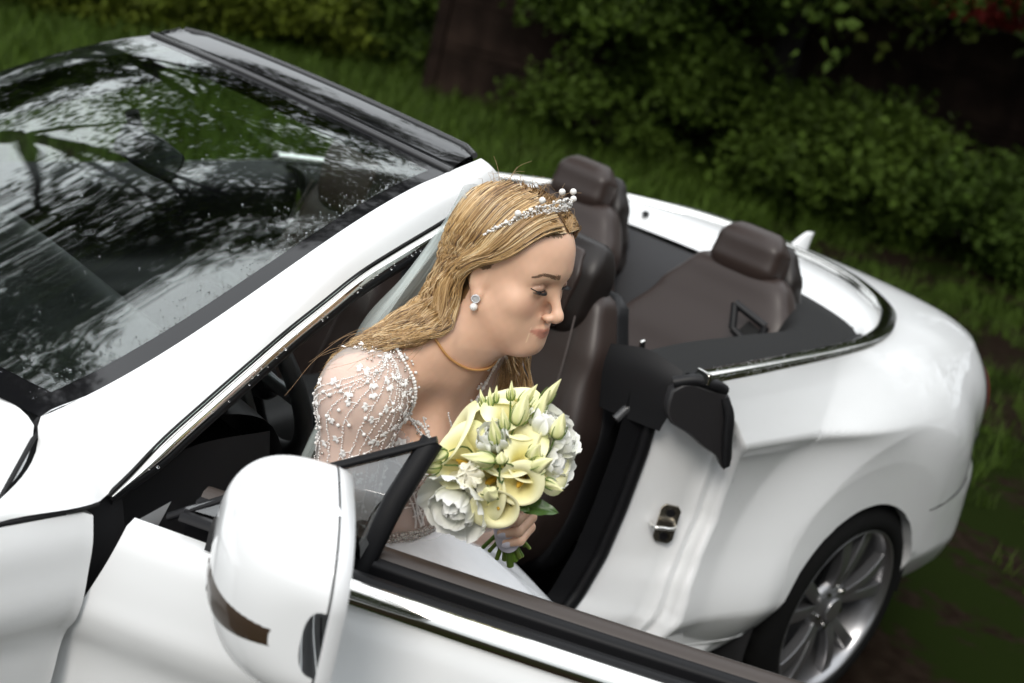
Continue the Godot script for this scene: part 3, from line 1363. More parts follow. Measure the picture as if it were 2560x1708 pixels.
func front_seat(z: float) -> Node3D:
	var s := node("front_seat", car, V(0.015, -0.025, 0))
	var b := MB.new()
	pad(b, [V(1.80, 0.48, z), V(1.86, 0.66, z), V(1.905, 0.86, z), V(1.945, 1.03, z), V(1.955, 1.10, z)], [0.22, 0.245, 0.24, 0.20, 0.15], [0.085, 0.085, 0.075, 0.06, 0.045], V(0, 0, 1), 0.5, 48, 40)
	part("backrest", b, MAT.leather, s)
	var sh := MB.new()
	pad(sh, [V(1.88, 0.46, z), V(1.93, 0.66, z), V(1.968, 0.86, z), V(1.995, 1.03, z), V(2.0, 1.09, z)], [0.23, 0.252, 0.245, 0.20, 0.15], [0.05, 0.055, 0.05, 0.04, 0.03], V(0, 0, 1), 0.45, 40, 30)
	part("back_shell", sh, MAT.plastic, s)
	var h := MB.new()
	pad(h, [V(1.915, 0.975, z), V(1.922, 1.06, z), V(1.935, 1.14, z), V(1.95, 1.195, z)], [0.115, 0.132, 0.136, 0.118], [0.05, 0.058, 0.055, 0.036], V(0, 0, 1), 0.52, 48, 36)
	part("headrest", h, MAT.leather_dark, s)
	# lighter face of the headrest, a padded insert
	var f := MB.new()
	pad(f, [V(1.872, 1.00, z), V(1.872, 1.07, z), V(1.886, 1.14, z), V(1.905, 1.178, z)], [0.085, 0.10, 0.105, 0.085], [0.012, 0.013, 0.013, 0.010], V(0, 0, 1), 0.4, 40, 24)
	part("headrest_face", f, MAT.leather, s)
	# seams
	for sd in [-1.0, 1.0]:
		var seams := MB.new()
		var l := PackedVector3Array()
		for q in [[0.60, 0.155], [0.72, 0.165], [0.84, 0.165], [0.94, 0.15], [1.03, 0.13]]:
			var px: float = tab([0.48, 0.66, 0.86, 1.03], [1.80, 1.86, 1.905, 1.945], q[0])
			l.append(V(px - 0.082 + 0.012 * (q[0] - 0.6), q[0] + 0.018, z + sd * q[1]))
		seams.tube(spl(l, 30), 0.0022, 6)
		part("seam", seams, MAT.thread, s)
	var g := MB.new()
	g.box(Transform3D(Basis(V(0.97, 0.24, 0), V(-0.24, 0.97, 0), V(0, 0, 1)), V(1.972, 0.93, z + 0.236)), V(0.018, 0.075, 0.008), 0.003)
	part("belt_guide", g, MAT.chrome, s)
	var g2 := MB.new()
	g2.box(Transform3D(Basis(V(0.97, 0.24, 0), V(-0.24, 0.97, 0), V(0, 0, 1)), V(1.995, 1.012, z + 0.226)), V(0.016, 0.028, 0.008), 0.003)
	part("recline_catch", g2, MAT.chrome, s)
	var cu := MB.new()
	pad(cu, [V(1.24, 0.47, z), V(1.40, 0.50, z), V(1.62, 0.47, z), V(1.82, 0.44, z)], [0.235, 0.25, 0.255, 0.24], [0.06, 0.075, 0.075, 0.06], V(0, 0, 1), 0.45, 40, 24)
	part("cushion", cu, MAT.leather, s)
	var ba := MB.new()
	ba.box(Transform3D(Basis(), V(1.56, 0.31, z)), V(0.56, 0.18, 0.44), 0.03)
	part("seat_base", ba, MAT.plastic, s)
	return s

func rear_seats() -> void:
	for sd in [1.0, -1.0]:
		var s := node("rear_seat", car, V(0.035, -0.012, 0.008 * sd))
		var z: float = 0.31 * sd
		var zl: float = 0.30 * sd
		var b := MB.new()
		pad(b, [V(2.47, 0.56, zl), V(2.54, 0.72, zl), V(2.615, 0.88, zl), V(2.67, 1.00, z), V(2.69, 1.085, z)], [0.27, 0.285, 0.275, 0.22, 0.155], [0.09, 0.085, 0.075, 0.062, 0.05], V(0, 0, 1), 0.55, 48, 44)
		part("backrest", b, MAT.leather, s)
		var h := MB.new()
		pad(h, [V(2.675, 1.04, z), V(2.69, 1.10, z), V(2.70, 1.155, z), V(2.715, 1.185, z)], [0.10, 0.108, 0.105, 0.08], [0.05, 0.055, 0.052, 0.03], V(0, 0, 1), 0.55, 44, 30)
		part("headrest", h, MAT.leather, s)
		var k := MB.new()
		pad(k, [V(2.735, 0.88, z), V(2.745, 1.02, z), V(2.755, 1.11, z), V(2.765, 1.155, z)], [0.20, 0.165, 0.135, 0.09], [0.05, 0.05, 0.042, 0.022], V(0, 0, 1), 0.5, 40, 24)
		part("roll_bar_cover", k, MAT.leather_dark, s)
		var c := MB.new()
		pad(c, [V(2.10, 0.50, zl), V(2.24, 0.575, zl), V(2.38, 0.57, zl), V(2.56, 0.53, zl)], [0.25, 0.27, 0.275, 0.26], [0.06, 0.085, 0.085, 0.07], V(0, 0, 1), 0.45, 44, 30)
		part("cushion", c, MAT.leather, s)
		for q in [[2.16, 0.632], [2.30, 0.664]]:
			var sm := MB.new()
			sm.tube(PackedVector3Array([V(q[0], q[1], zl - 0.19), V(q[0] + 0.005, q[1], zl), V(q[0], q[1], zl + 0.19)]), 0.005, 6)
			part("seam", sm, MAT.gap, s)
		var base := MB.new()
		base.box(Transform3D(Basis(), V(2.32, 0.36, zl)), V(0.46, 0.26, 0.54), 0.04)
		part("seat_base", base, MAT.leather_dark, s)
	# grey bulkhead between and behind the seats
	var w := MB.new()
	w.grid(flip(loft([[V(2.86, 1.0, -0.66), V(2.93, 0.985, -0.3), V(2.95, 0.985, 0), V(2.93, 0.985, 0.3), V(2.86, 1.0, 0.66)], [V(2.80, 0.97, -0.66), V(2.84, 0.96, -0.3), V(2.85, 0.955, 0), V(2.84, 0.96, 0.3), V(2.80, 0.97, 0.66)], [V(2.62, 0.60, -0.66), V(2.62, 0.60, -0.3), V(2.62, 0.60, 0), V(2.62, 0.60, 0.3), V(2.62, 0.60, 0.66)]], 40, 24)))
	part("rear_bulkhead", w, mat(0.035, 0.035, 0.037, 0.8, 0.0, {"metallic_specular": 0.3}), car)
	# belt guide frame on the shoulder of the near rear seat
	var fr := MB.new()
	var loop := [V(2.575, 1.005, 0.415), V(2.60, 0.975, 0.505), V(2.585, 0.905, 0.515), V(2.56, 0.945, 0.44), V(2.575, 1.005, 0.415)]
	for i in 4:
		fr.tube(PackedVector3Array([loop[i], loop[i + 1]]), 0.0105, 8)
	var fm := part("rear_belt_guide", fr, MAT.plastic, car)
	var bl := MB.new()
	strap(bl, [V(2.60, 0.965, 0.475), V(2.575, 0.93, 0.465), V(2.53, 0.83, 0.47), V(2.44, 0.66, 0.49), V(2.36, 0.60, 0.50)], 0.022, V(0.3, 0.3, 1))
	part("rear_seat_belt", bl, MAT.fabric_black, car)
	# belt and guide bar at the front seat shoulder
	var b2 := MB.new()
	strap(b2, [V(1.955, 1.0, 0.70), V(1.945, 0.93, 0.675), V(1.96, 0.83, 0.66), V(1.965, 0.60, 0.66), V(1.94, 0.36, 0.68)], 0.012, V(1, 0, 0.3))
	part("front_seat_belt", b2, MAT.fabric_black, car)
	var lv := MB.new()
	lv.tube(spl([V(1.955, 0.915, 0.69), V(1.93, 0.885, 0.67), V(1.90, 0.855, 0.665)], 8), 0.010, 10)
	part("belt_presenter", lv, mat(0.05, 0.05, 0.052, 0.25), car)

func strap(b: MB, path: Array, hw: float, side: Vector3) -> void:
	var c := spl(path, 40)
	var r1 := PackedVector3Array()
	var r2 := PackedVector3Array()
	var r3 := PackedVector3Array()
	var r4 := PackedVector3Array()
	for i in 40:
		var t := (c[min(i + 1, 39)] - c[max(i - 1, 0)]).normalized()
		var s := (side - t * side.dot(t)).normalized()
		var n := t.cross(s) * 0.0012
		r1.append(c[i] - s * hw + n)
		r2.append(c[i] + s * hw + n)
		r3.append(c[i] + s * hw - n)
		r4.append(c[i] - s * hw - n)
	b.grid([r1, r2])
	b.grid([r3, r4])

# black trim round the rear side of the cabin, inner walls, floor
func side_trim() -> void:
	for sd in [1.0, -1.0]:
		var outer := [V(1.955, 0.992, 0.765), V(2.10, 0.994, 0.758), V(2.35, 0.996, 0.734), V(2.60, 0.998, 0.705), V(2.79, 1.0, 0.655), V(2.86, 1.002, 0.585), V(2.93, 1.003, 0.46), V(2.97, 1.004, 0.34)]
		var mid := [V(1.955, 1.004, 0.70), V(2.10, 1.008, 0.69), V(2.35, 1.008, 0.665), V(2.60, 1.008, 0.635), V(2.74, 1.012, 0.58), V(2.80, 1.014, 0.52), V(2.84, 1.014, 0.44), V(2.87, 1.014, 0.34)]
		var inn := [V(1.955, 0.995, 0.640), V(2.10, 1.0, 0.625), V(2.35, 1.0, 0.605), V(2.58, 1.0, 0.58), V(2.66, 1.004, 0.535), V(2.71, 1.006, 0.485), V(2.75, 1.006, 0.42), V(2.80, 1.006, 0.34)]
		var low := [V(1.96, 0.93, 0.628), V(2.10, 0.94, 0.612), V(2.35, 0.94, 0.592), V(2.56, 0.94, 0.57), V(2.62, 0.94, 0.53), V(2.66, 0.94, 0.48), V(2.70, 0.94, 0.42), V(2.74, 0.94, 0.34)]
		var bot := [V(1.96, 0.40, 0.61), V(2.10, 0.40, 0.60), V(2.35, 0.40, 0.59), V(2.50, 0.40, 0.57), V(2.56, 0.40, 0.53), V(2.60, 0.40, 0.48), V(2.62, 0.40, 0.42), V(2.64, 0.40, 0.34)]
		var g := []
		for q in [outer, mid, inn, low, bot]:
			var r := []
			for p in q:
				r.append(V(p.x, p.y, p.z * sd))
			g.append(r)
		var b := MB.new()
		var rows := loft(g, 60, 40)
		b.grid(rows if sd < 0 else flip(rows))
		part("rear_side_trim", b, MAT.fabric_black, car)
		var wb := MB.new()
		var l := PackedVector3Array()
		for p in outer.slice(0, 5):
			l.append(V(p.x, p.y + 0.003, (p.z + 0.008) * sd))
		wb.tube(spl(l, 30), 0.011, 8, true, 0.7)
		part("window_wiper_rubber", wb, MAT.rubber, car)
	# floor, sill and far wall
	var f := MB.new()
	f.box(Transform3D(Basis(), V(1.5, 0.20, 0)), V(2.4, 0.06, 1.46), 0.02)
	part("cabin_floor", f, mat(0.012, 0.012, 0.013, 0.9), car)
	var si := MB.new()
	si.grid(flip(loft([[V(0.80, 0.24, 0.86), V(1.4, 0.22, 0.86), V(1.95, 0.222, 0.845)], [V(0.80, 0.35, 0.80), V(1.4, 0.33, 0.80), V(1.76, 0.33, 0.79)], [V(0.80, 0.36, 0.74), V(1.4, 0.345, 0.74), V(1.74, 0.345, 0.735)], [V(0.80, 0.23, 0.71), V(1.4, 0.23, 0.71), V(1.74, 0.23, 0.70)]], 20, 16)))
	part("door_sill", si, MAT.paint, car)
	# far door, closed
	var fd := MB.new()
	fd.grid(loft([[V(0.70, 0.915, -0.80), V(1.35, 0.95, -0.80), V(1.99, 1.0, -0.80)], [V(0.70, 0.80, -0.84), V(1.35, 0.80, -0.855), V(2.1, 0.85, -0.857)], [V(0.70, 0.22, -0.82), V(1.35, 0.22, -0.84), V(1.97, 0.22, -0.83)]], 30, 20))
	part("far_door", fd, MAT.paint, car)
	var ft := MB.new()
	ft.grid(flip(loft([[V(0.74, 0.925, -0.78), V(1.35, 0.955, -0.78), V(1.97, 1.0, -0.78)], [V(0.74, 0.93, -0.70), V(1.35, 0.945, -0.70), V(1.97, 0.985, -0.70)], [V(0.74, 0.72, -0.69), V(1.35, 0.72, -0.68), V(1.97, 0.75, -0.69)], [V(0.74, 0.66, -0.61), V(1.35, 0.66, -0.60), V(1.97, 0.68, -0.62)], [V(0.74, 0.60, -0.63), V(1.35, 0.60, -0.62), V(1.97, 0.62, -0.64)], [V(0.74, 0.2, -0.70), V(1.35, 0.2, -0.70), V(1.97, 0.2, -0.70)]], 30, 40)))
	part("far_door_trim", ft, MAT.plastic, car)

func dashboard() -> void:
	var d := MB.new()
	d.grid(loft([[V(0.58, 0.985, -0.70), V(0.44, 0.99, 0), V(0.58, 0.985, 0.70)], [V(0.85, 0.985, -0.72), V(0.80, 1.0, 0), V(0.85, 0.985, 0.72)], [V(1.00, 0.955, -0.72), V(0.99, 0.985, 0), V(1.00, 0.955, 0.72)], [V(1.04, 0.88, -0.72), V(1.04, 0.90, 0), V(1.04, 0.88, 0.72)], [V(1.02, 0.76, -0.72), V(1.08, 0.74, 0), V(1.02, 0.76, 0.72)], [V(0.94, 0.55, -0.72), V(1.1, 0.55, 0), V(0.94, 0.55, 0.72)], [V(0.85, 0.25, -0.72), V(0.9, 0.25, 0), V(0.85, 0.25, 0.72)]], 40, 50))
	part("dashboard", d, MAT.plastic, car)
	# end of the dash at the open door, with its vent and speaker
	var e := MB.new()
	e.grid(flip(loft([[V(0.72, 0.90, 0.755), V(0.86, 0.945, 0.74), V(1.0, 0.945, 0.72)], [V(0.72, 0.72, 0.76), V(0.88, 0.72, 0.745), V(1.03, 0.74, 0.725)], [V(0.72, 0.4, 0.75), V(0.84, 0.4, 0.74), V(0.92, 0.4, 0.72)]], 20, 16)))
	part("dashboard_end", e, mat(0.011, 0.011, 0.012, 0.5, 0.0, {"metallic_specular": 0.3}), car)
	var co := MB.new()
	co.box(Transform3D(Basis(V(0.97, 0.2, 0), V(-0.2, 0.97, 0), V(0, 0, 1)), V(0.965, 0.80, 0.60)), V(0.14, 0.20, 0.16), 0.02)
	part("lower_dash_panel", co, mat(0.014, 0.013, 0.013, 0.5, 0.0, {"metallic_specular": 0.3}), car)
	var spk := MB.new()
	spk.ball(V(0.835, 0.985, 0.715), V(0.02, 0.02, 0.008), 20)
	part("tweeter", spk, MAT.plastic, car)
	# steering wheel
	var s := node("steering_wheel", car, V(1.18, 0.90, 0.37))
	s.basis = Basis(V(-0.42, 0.905, 0), V(0, 0, 1), V(0.905, 0.42, 0))
	var r := MB.new()
	var ring := PackedVector3Array()
	for i in 73:
		var a := TAU * i / 72.0
		ring.append(V(cos(a), sin(a), 0) * 0.178)
	r.tube(ring, 0.0165, 14, false, 1.0, V(0, 0, 1))
	part("rim", r, mat(0.012, 0.012, 0.012, 0.5), s)
	var hb := MB.new()
	pad(hb, [V(0, -0.075, 0), V(0, 0, 0.01), V(0, 0.075, 0)], [0.05, 0.07, 0.05], [0.02, 0.03, 0.02], V(1, 0, 0), 0.6, 24, 12)
	part("hub", hb, MAT.plastic, s)
	for a in [0.0, PI * 0.5, -PI * 0.5, PI]:
		if a == 0.0:
			continue
		var sp := MB.new()
		var u := V(cos(a), sin(a), 0)
		sp.tube(PackedVector3Array([u * 0.05, u * 0.11, u * 0.17]), [0.028, 0.02, 0.022], 10, true, 0.4, V(0, 0, 1))
		part("spoke", sp, mat(0.25, 0.25, 0.26, 0.3, 0.9) if a != PI else MAT.plastic, s)
	# column stalks with metal tips
	for q in [[V(1.09, 0.855, 0.40), V(1.095, 0.85, 0.47), V(1.115, 0.850, 0.525), 0.019], [V(1.10, 0.79, 0.42), V(1.105, 0.785, 0.47), V(1.118, 0.783, 0.515), 0.014]]:
		var st := MB.new()
		st.tube(spl([q[0], q[1]], 6), q[3] * 0.7, 12)
		var so := part("column_stalk", st, MAT.plastic, car)
		var tp := MB.new()
		tp.tube(PackedVector3Array([q[1], q[1].lerp(q[2], 0.1), q[1].lerp(q[2], 0.92), q[2]]), [q[3] * 0.8, q[3], q[3] * 1.05, q[3] * 0.9], 18)
		tp.tube(PackedVector3Array([q[2], q[2] + (q[2] - q[1]).normalized() * 0.002]), [q[3] * 0.55, q[3] * 0.5], 14)
		part("stalk_tip", tp, mat(0.5, 0.5, 0.5, 0.25, 1.0), so)
	var br := MB.new()
	br.box(Transform3D(Basis(V(0.9, 0.42, 0), V(-0.42, 0.9, 0), V(0, 0, 1)), V(1.14, 0.855, 0.42)), V(0.02, 0.13, 0.10), 0.008)
	part("column_shroud", br, mat(0.10, 0.10, 0.10, 0.35, 0.7), car)
	# interior mirror behind the glass
	var im := MB.new()
	pad(im, [V(1.125, 1.185, -0.12), V(1.13, 1.185, 0), V(1.125, 1.185, 0.12)], [0.03, 0.036, 0.03], [0.014, 0.018, 0.014], V(0.3, 0.95, 0), 0.6, 24, 16)
	im.tube(PackedVector3Array([V(1.11, 1.195, 0), V(1.08, 1.262, 0)]), 0.014, 8)
	part("rear_view_mirror", im, MAT.plastic, car)
	# middle console and armrest
	var c := MB.new()
	pad(c, [V(1.05, 0.50, 0), V(1.3, 0.50, 0), V(1.6, 0.54, 0), V(1.85, 0.56, 0)], [0.12, 0.10, 0.10, 0.10], [0.12, 0.11, 0.12, 0.11], V(0, 0, 1), 0.4, 30, 16)
	part("middle_console", c, mat(0.016, 0.016, 0.016, 0.5, 0.0, {"metallic_specular": 0.3}), car)

# folded roof linkage cover at the door shut
func flap() -> void:
	var xf := Transform3D(Basis(V(0.83, 0, 0.55), V(0, 1, 0), V(-0.55, 0, 0.83)), V(2.0, 0.92, 0.795))
	var o := PackedVector2Array()
	for p in spl([V(-0.085, 0.045, 0), V(-0.06, 0.066, 0), V(-0.01, 0.064, 0), V(0.035, 0.058, 0), V(0.052, 0.036, 0), V(0.058, 0.0, 0), V(0.072, -0.04, 0), V(0.088, -0.09, 0), V(0.080, -0.108, 0), V(0.068, -0.100, 0), V(0.058, -0.085, 0), V(0.02, -0.066, 0), V(-0.03, -0.038, 0), V(-0.070, -0.02, 0), V(-0.082, 0.0, 0), V(-0.085, 0.045, 0)], 60):
		o.append(V2(p.x, p.y))
	o.remove_at(o.size() - 1)
	o.reverse()
	var b := MB.new()
	slab(b, o, 0.028, xf, 0.008)
	var f := part("roof_linkage_cover", b, mat(0.016, 0.015, 0.016, 0.42), car)
	var r := MB.new()
	r.tube(spl([xf * V(0.03, 0.05, 0.026), xf * V(0.046, 0.02, 0.034), xf * V(0.058, -0.03, 0.034), xf * V(0.078, -0.095, 0.026)], 20), [0.008, 0.009, 0.010, 0.011, 0.011, 0.011, 0.011, 0.011, 0.011, 0.011, 0.011, 0.011, 0.011, 0.011, 0.011, 0.011, 0.011, 0.010, 0.009, 0.008], 10)
	part("linkage_bar", r, MAT.plastic, f)
	var k := MB.new()
	k.tube(spl([xf * V(-0.08, 0.058, 0.01), xf * V(-0.04, 0.074, 0.018), xf * V(0.01, 0.070, 0.02), xf * V(0.03, 0.06, 0.012)], 16), 0.013, 10)
	part("linkage_pivot", k, MAT.plastic, f)
	var m := MB.new()
	m.grid(loft([[V(1.90, 1.0, 0.60), V(1.93, 1.015, 0.67), V(1.955, 1.0, 0.755)], [V(1.895, 0.97, 0.60), V(1.92, 0.98, 0.68), V(1.945, 0.97, 0.77)], [V(1.905, 0.86, 0.61), V(1.925, 0.86, 0.68), V(1.95, 0.86, 0.745)]], 12, 12))
	part("shoulder_trim", m, MAT.plastic, car)
# ================================================================= the bride

class Prim:
	var kind := 0            # 0 tapered capsule, 1 ellipsoid
	var a := Vector3.ZERO
	var ba := Vector3.ZERO
	var bb := 1.0
	var ra := 0.0
	var rb := 0.0
	var r := Vector3.ONE
	var bs := Basis()
	var k := 0.01
	var cut := false
	func d(p: Vector3) -> float:
		if kind == 0:
			var q := p - a
			var h := clampf(q.dot(ba) / bb, 0.0, 1.0)
			return (q - ba * h).length() - ra - (rb - ra) * h
		var e := (p - a) * bs
		var u := e / r
		var k0 := u.length()
		var k1 := (u / r).length()
		return k0 * (k0 - 1.0) / maxf(k1, 1e-6)

func cap(l: Array, a: Vector3, b: Vector3, ra: float, rb: float, k: float, cut := false) -> void:
	var p := Prim.new()
	p.a = a
	p.ba = b - a
	p.bb = maxf(p.ba.length_squared(), 1e-9)
	p.ra = ra
	p.rb = rb
	p.k = k
	p.cut = cut
	l.append(p)

func ell(l: Array, a: Vector3, r: Vector3, k: float, cut := false, bs := Basis()) -> void:
	var p := Prim.new()
	p.kind = 1
	p.a = a
	p.r = r
	p.k = k
	p.cut = cut
	p.bs = bs
	l.append(p)

func blend(l: Array, p: Vector3, d: float) -> float:
	for q: Prim in l:
		var e := q.d(p)
		var k := q.k
		if q.cut:
			if -e > d - k:
				var h := maxf(k - absf(d + e), 0.0) / k
				d = maxf(d, -e) + h * h * k * 0.25
		elif e < d + k:
			var h := maxf(k - absf(d - e), 0.0) / k
			d = minf(d, e) - h * h * k * 0.25
	return d

var head_b := Basis(V(0.967, 0.045, -0.252), V(-0.020, 0.995, 0.100), V(0.255, -0.091, 0.963)).orthonormalized() * Basis(Vector3(0, 0, 1), -0.035)
var head_o := V(1.2795, 1.2650, 0.8685)
var head_l := []      # symmetric parts, in head axes with x folded
var body_l := []
var hand_l := []
var neck_l := []

func H(x: float, y: float, z: float) -> Vector3:
	return head_o + head_b * V(x, y, z)

func field(p: Vector3) -> float:
	var d := 9.0
	var q := (p - head_o) * head_b
	if q.length_squared() < 0.0625:
		q.x = absf(q.x)
		d = blend(head_l, q, 9.0)
	if d < 0.2 and q.y > -0.06 and q.z > -0.11:
		return blend(neck_l, p, d)
	var hd := (p - fist).length_squared()
	if hd < 0.0072:
		return blend(hand_l, p, 9.0)
	d = blend(body_l, p, d)
	if hd < 0.02:
		d = blend(hand_l, p, d)
	return d

var fist := V(1.158, 0.969, 1.093)
var stem_a := V(0, 1, 0)

func build_field() -> void:
	var l := head_l
	ell(l, V(0, 0.030, -0.012), V(0.0735, 0.087, 0.098), 0.01)
	ell(l, V(0, 0.042, 0.0215), V(0.058, 0.050, 0.058), 0.03)
	ell(l, V(0, -0.030, 0.0165), V(0.059, 0.070, 0.055), 0.03)
	ell(l, V(0.046, -0.030, 0.048), V(0.021, 0.020, 0.021), 0.03)
	cap(l, V(0.052, -0.058, 0.006), V(0.016, -0.098, 0.062), 0.015, 0.017, 0.03)
	ell(l, V(0.031, -0.060, 0.044), V(0.025, 0.032, 0.027), 0.025)
	ell(l, V(0, -0.0975, 0.0710), V(0.0185, 0.0155, 0.0160), 0.022)
	ell(l, V(0, -0.071, 0.0610), V(0.028, 0.024, 0.0215), 0.022)
	cap(l, V(0.010, 0.021, 0.0725), V(0.041, 0.020, 0.0570), 0.010, 0.009, 0.024)
	# eye hollow, ball and lids
	ell(l, V(0.0325, 0.000, 0.0890), V(0.018, 0.0105, 0.014), 0.014, true)
	ell(l, V(0.0335, -0.001, 0.0655), V(0.0158, 0.0142, 0.0146), 0.004)
	cap(l, V(0.0205, 0.0062, 0.0795), V(0.033, 0.0084, 0.0788), 0.0009, 0.0009, 0.0035, true)
	cap(l, V(0.033, 0.0084, 0.0788), V(0.048, 0.0042, 0.0695), 0.0009, 0.0008, 0.0035, true)
	ell(l, V(0.0332, -0.0042, 0.0797), V(0.0136, 0.0026, 0.0064), 0.0015, true, Basis(Vector3.UP, 0.12))
	# nose
	cap(l, V(0, 0.008, 0.0750), V(0, -0.031, 0.0970), 0.0068, 0.0074, 0.014)
	ell(l, V(0, -0.0390, 0.1020), V(0.0084, 0.0080, 0.0086), 0.010)
	ell(l, V(0.0104, -0.0440, 0.0905), V(0.0056, 0.0056, 0.0078), 0.008)
	cap(l, V(0, -0.0455, 0.0995), V(0, -0.0510, 0.0895), 0.0040, 0.0044, 0.007)
	ell(l, V(0.0052, -0.0500, 0.0950), V(0.0022, 0.0022, 0.0036), 0.003, true)
	# lips
	cap(l, V(0, -0.0672, 0.0856), V(0.0040, -0.0660, 0.0860), 0.0040, 0.0042, 0.005)
	cap(l, V(0.0040, -0.0660, 0.0860), V(0.015, -0.0676, 0.0806), 0.0042, 0.0036, 0.005)
	cap(l, V(0.015, -0.0676, 0.0806), V(0.0262, -0.0684, 0.0710), 0.0036, 0.0018, 0.005)
	cap(l, V(0, -0.0768, 0.0830), V(0.013, -0.0756, 0.0796), 0.0052, 0.0046, 0.006)
	cap(l, V(0.013, -0.0756, 0.0796), V(0.0256, -0.0698, 0.0712), 0.0046, 0.0020, 0.006)
	cap(l, V(0, -0.0718, 0.0915), V(0.014, -0.0714, 0.0858), 0.0006, 0.0006, 0.0028, true)
	cap(l, V(0.014, -0.0714, 0.0858), V(0.0268, -0.0680, 0.0742), 0.0006, 0.0005, 0.0025, true)
	cap(l, V(0, -0.0550, 0.0955), V(0, -0.0620, 0.0925), 0.0020, 0.0020, 0.005, true)
	# ears
	ell(l, V(0.0715, -0.008, -0.010), V(0.0075, 0.031, 0.019), 0.006, false, Basis(V(0, 1, 0), -0.35) * Basis(V(1, 0, 0), -0.15))
	ell(l, V(0.0800, -0.012, -0.006), V(0.0060, 0.0150, 0.0095), 0.005, true)
	ell(l, V(0.0705, -0.040, -0.003), V(0.0070, 0.0105, 0.0085), 0.006)
	# ---- body
	l = body_l
	var nk := H(0, -0.065, -0.022)
	var nb := V(1.225, 1.095, 0.795)
	cap(l, nk, nb + V(0, -0.02, 0), 0.049, 0.056, 0.022)
	cap(l, H(0, -0.088, 0.028), V(1.240, 1.085, 0.838), 0.026, 0.022, 0.05)
	cap(l, H(-0.045, -0.05, -0.02), V(1.222, 1.082, 0.848), 0.014, 0.010, 0.03)
	var lb := V(0.966, -0.03, -0.257).normalized()
	var fb := V(0.235, -0.22, 0.945).normalized()
	fb = (fb - lb * fb.dot(lb)).normalized()
	var tb := Basis(lb, fb.cross(lb), fb)
	ell(l, V(1.245, 0.985, 0.755), V(0.142, 0.125, 0.088), 0.05, false, tb)
	ell(l, V(1.280, 0.870, 0.715), V(0.126, 0.14, 0.088), 0.06, false, tb)
	ell(l, V(1.320, 0.745, 0.672), V(0.122, 0.11, 0.088), 0.06, false, tb)
	ell(l, V(1.40, 0.58, 0.56), V(0.17, 0.15, 0.15), 0.08, false, tb)
	ell(l, V(1.185, 0.945, 0.838), V(0.062, 0.060, 0.055), 0.05, false, tb)
	ell(l, V(1.325, 0.935, 0.800), V(0.062, 0.060, 0.055), 0.05, false, tb)
	var R := V(1.062, 1.072, 0.842)
	var L := V(1.385, 1.055, 0.755)
	cap(l, R, nb + V(-0.03, 0.0, 0.0), 0.047, 0.044, 0.05)
	cap(l, L, nb + V(0.03, 0.0, 0.0), 0.047, 0.044, 0.05)
	cap(l, H(-0.02, -0.10, -0.04), R + V(0.05, 0.012, -0.02), 0.036, 0.034, 0.06)
	cap(l, H(0.02, -0.10, -0.04), L + V(-0.05, 0.012, -0.02), 0.036, 0.034, 0.06)
	neck_l = l.duplicate()
	cap(l, nb + V(0.0, -0.022, 0.045), R + V(0.03, 0.01, 0.028), 0.010, 0.009, 0.025)
	ell(l, R + V(-0.006, -0.02, 0.004), V(0.056, 0.062, 0.056), 0.04)
	ell(l, L + V(0.006, -0.02, 0.0), V(0.054, 0.062, 0.056), 0.04)
	var eR := V(1.045, 0.810, 0.875)
	var eL := V(1.365, 0.805, 0.865)
	cap(l, R + V(-0.004, -0.03, 0.004), eR, 0.051, 0.042, 0.03)
	cap(l, L, eL, 0.049, 0.040, 0.03)
	cap(l, eR, V(1.235, 0.70, 0.955), 0.039, 0.028, 0.02)
	cap(l, V(1.235, 0.70, 0.955), V(1.30, 0.675, 0.985), 0.028, 0.020, 0.02)
	# thighs under the skirt
	cap(l, V(1.34, 0.54, 0.58), V(1.18, 0.50, 1.00), 0.085, 0.06, 0.06)
	cap(l, V(1.46, 0.53, 0.56), V(1.36, 0.50, 1.02), 0.085, 0.06, 0.06)
	# ---- the hand round the stems
	var cen := bq_c
	stem_a = (cen - fist).normalized()
	var er := V(0.716, 0.234, 0.658)
	er = (er - stem_a * er.dot(stem_a)).normalized()
	var ef := er.cross(stem_a).normalized()
	l = hand_l
	var pos := func(th: float, rad: float, h: float) -> Vector3:
		var t := deg_to_rad(th)
		return fist + (er * cos(t) + ef * sin(t)) * rad + stem_a * h
	var wr: Vector3 = pos.call(-140.0, 0.052, -0.006)
	cap(l, eL, wr, 0.038, 0.025, 0.02)
	var hs := [0.030, 0.0105, -0.009, -0.027]
	var rs := [0.0088, 0.0090, 0.0086, 0.0076]
	for i in 4:
		var h: float = hs[i]
		var r: float = rs[i]
		var sh: float = [0.97, 1.03, 1.0, 0.9][i]
		var mcp: Vector3 = pos.call(-72.0, 0.036 * sh, h * 0.95)
		var pip: Vector3 = pos.call(-4.0, 0.0335 * sh, h)
		var dip: Vector3 = pos.call(58.0, 0.0285, h - 0.001)
		var tip: Vector3 = pos.call([96.0, 108.0, 108.0, 100.0][i], 0.0262, h - 0.002 + (0.006 if i == 0 else 0.0))
		cap(l, wr, mcp, 0.017, r + 0.004, 0.012)
		cap(l, mcp, pip, r + 0.0018, r + 0.0006, 0.004)
		cap(l, pip, dip, r + 0.0006, r, 0.0025)
		cap(l, dip, tip, r, r - 0.0016, 0.0025)
		tips.append([tip, (tip - dip).normalized(), (tip - fist - stem_a * (tip - fist).dot(stem_a)).normalized(), r])
	cap(l, wr, pos.call(-165.0, 0.036, 0.018), 0.016, 0.013, 0.012)
	cap(l, pos.call(-165.0, 0.036, 0.018), pos.call(165.0, 0.030, 0.042), 0.012, 0.0095, 0.006)
	cap(l, pos.call(165.0, 0.030, 0.042), pos.call(120.0, 0.027, 0.058), 0.0095, 0.0075, 0.004)

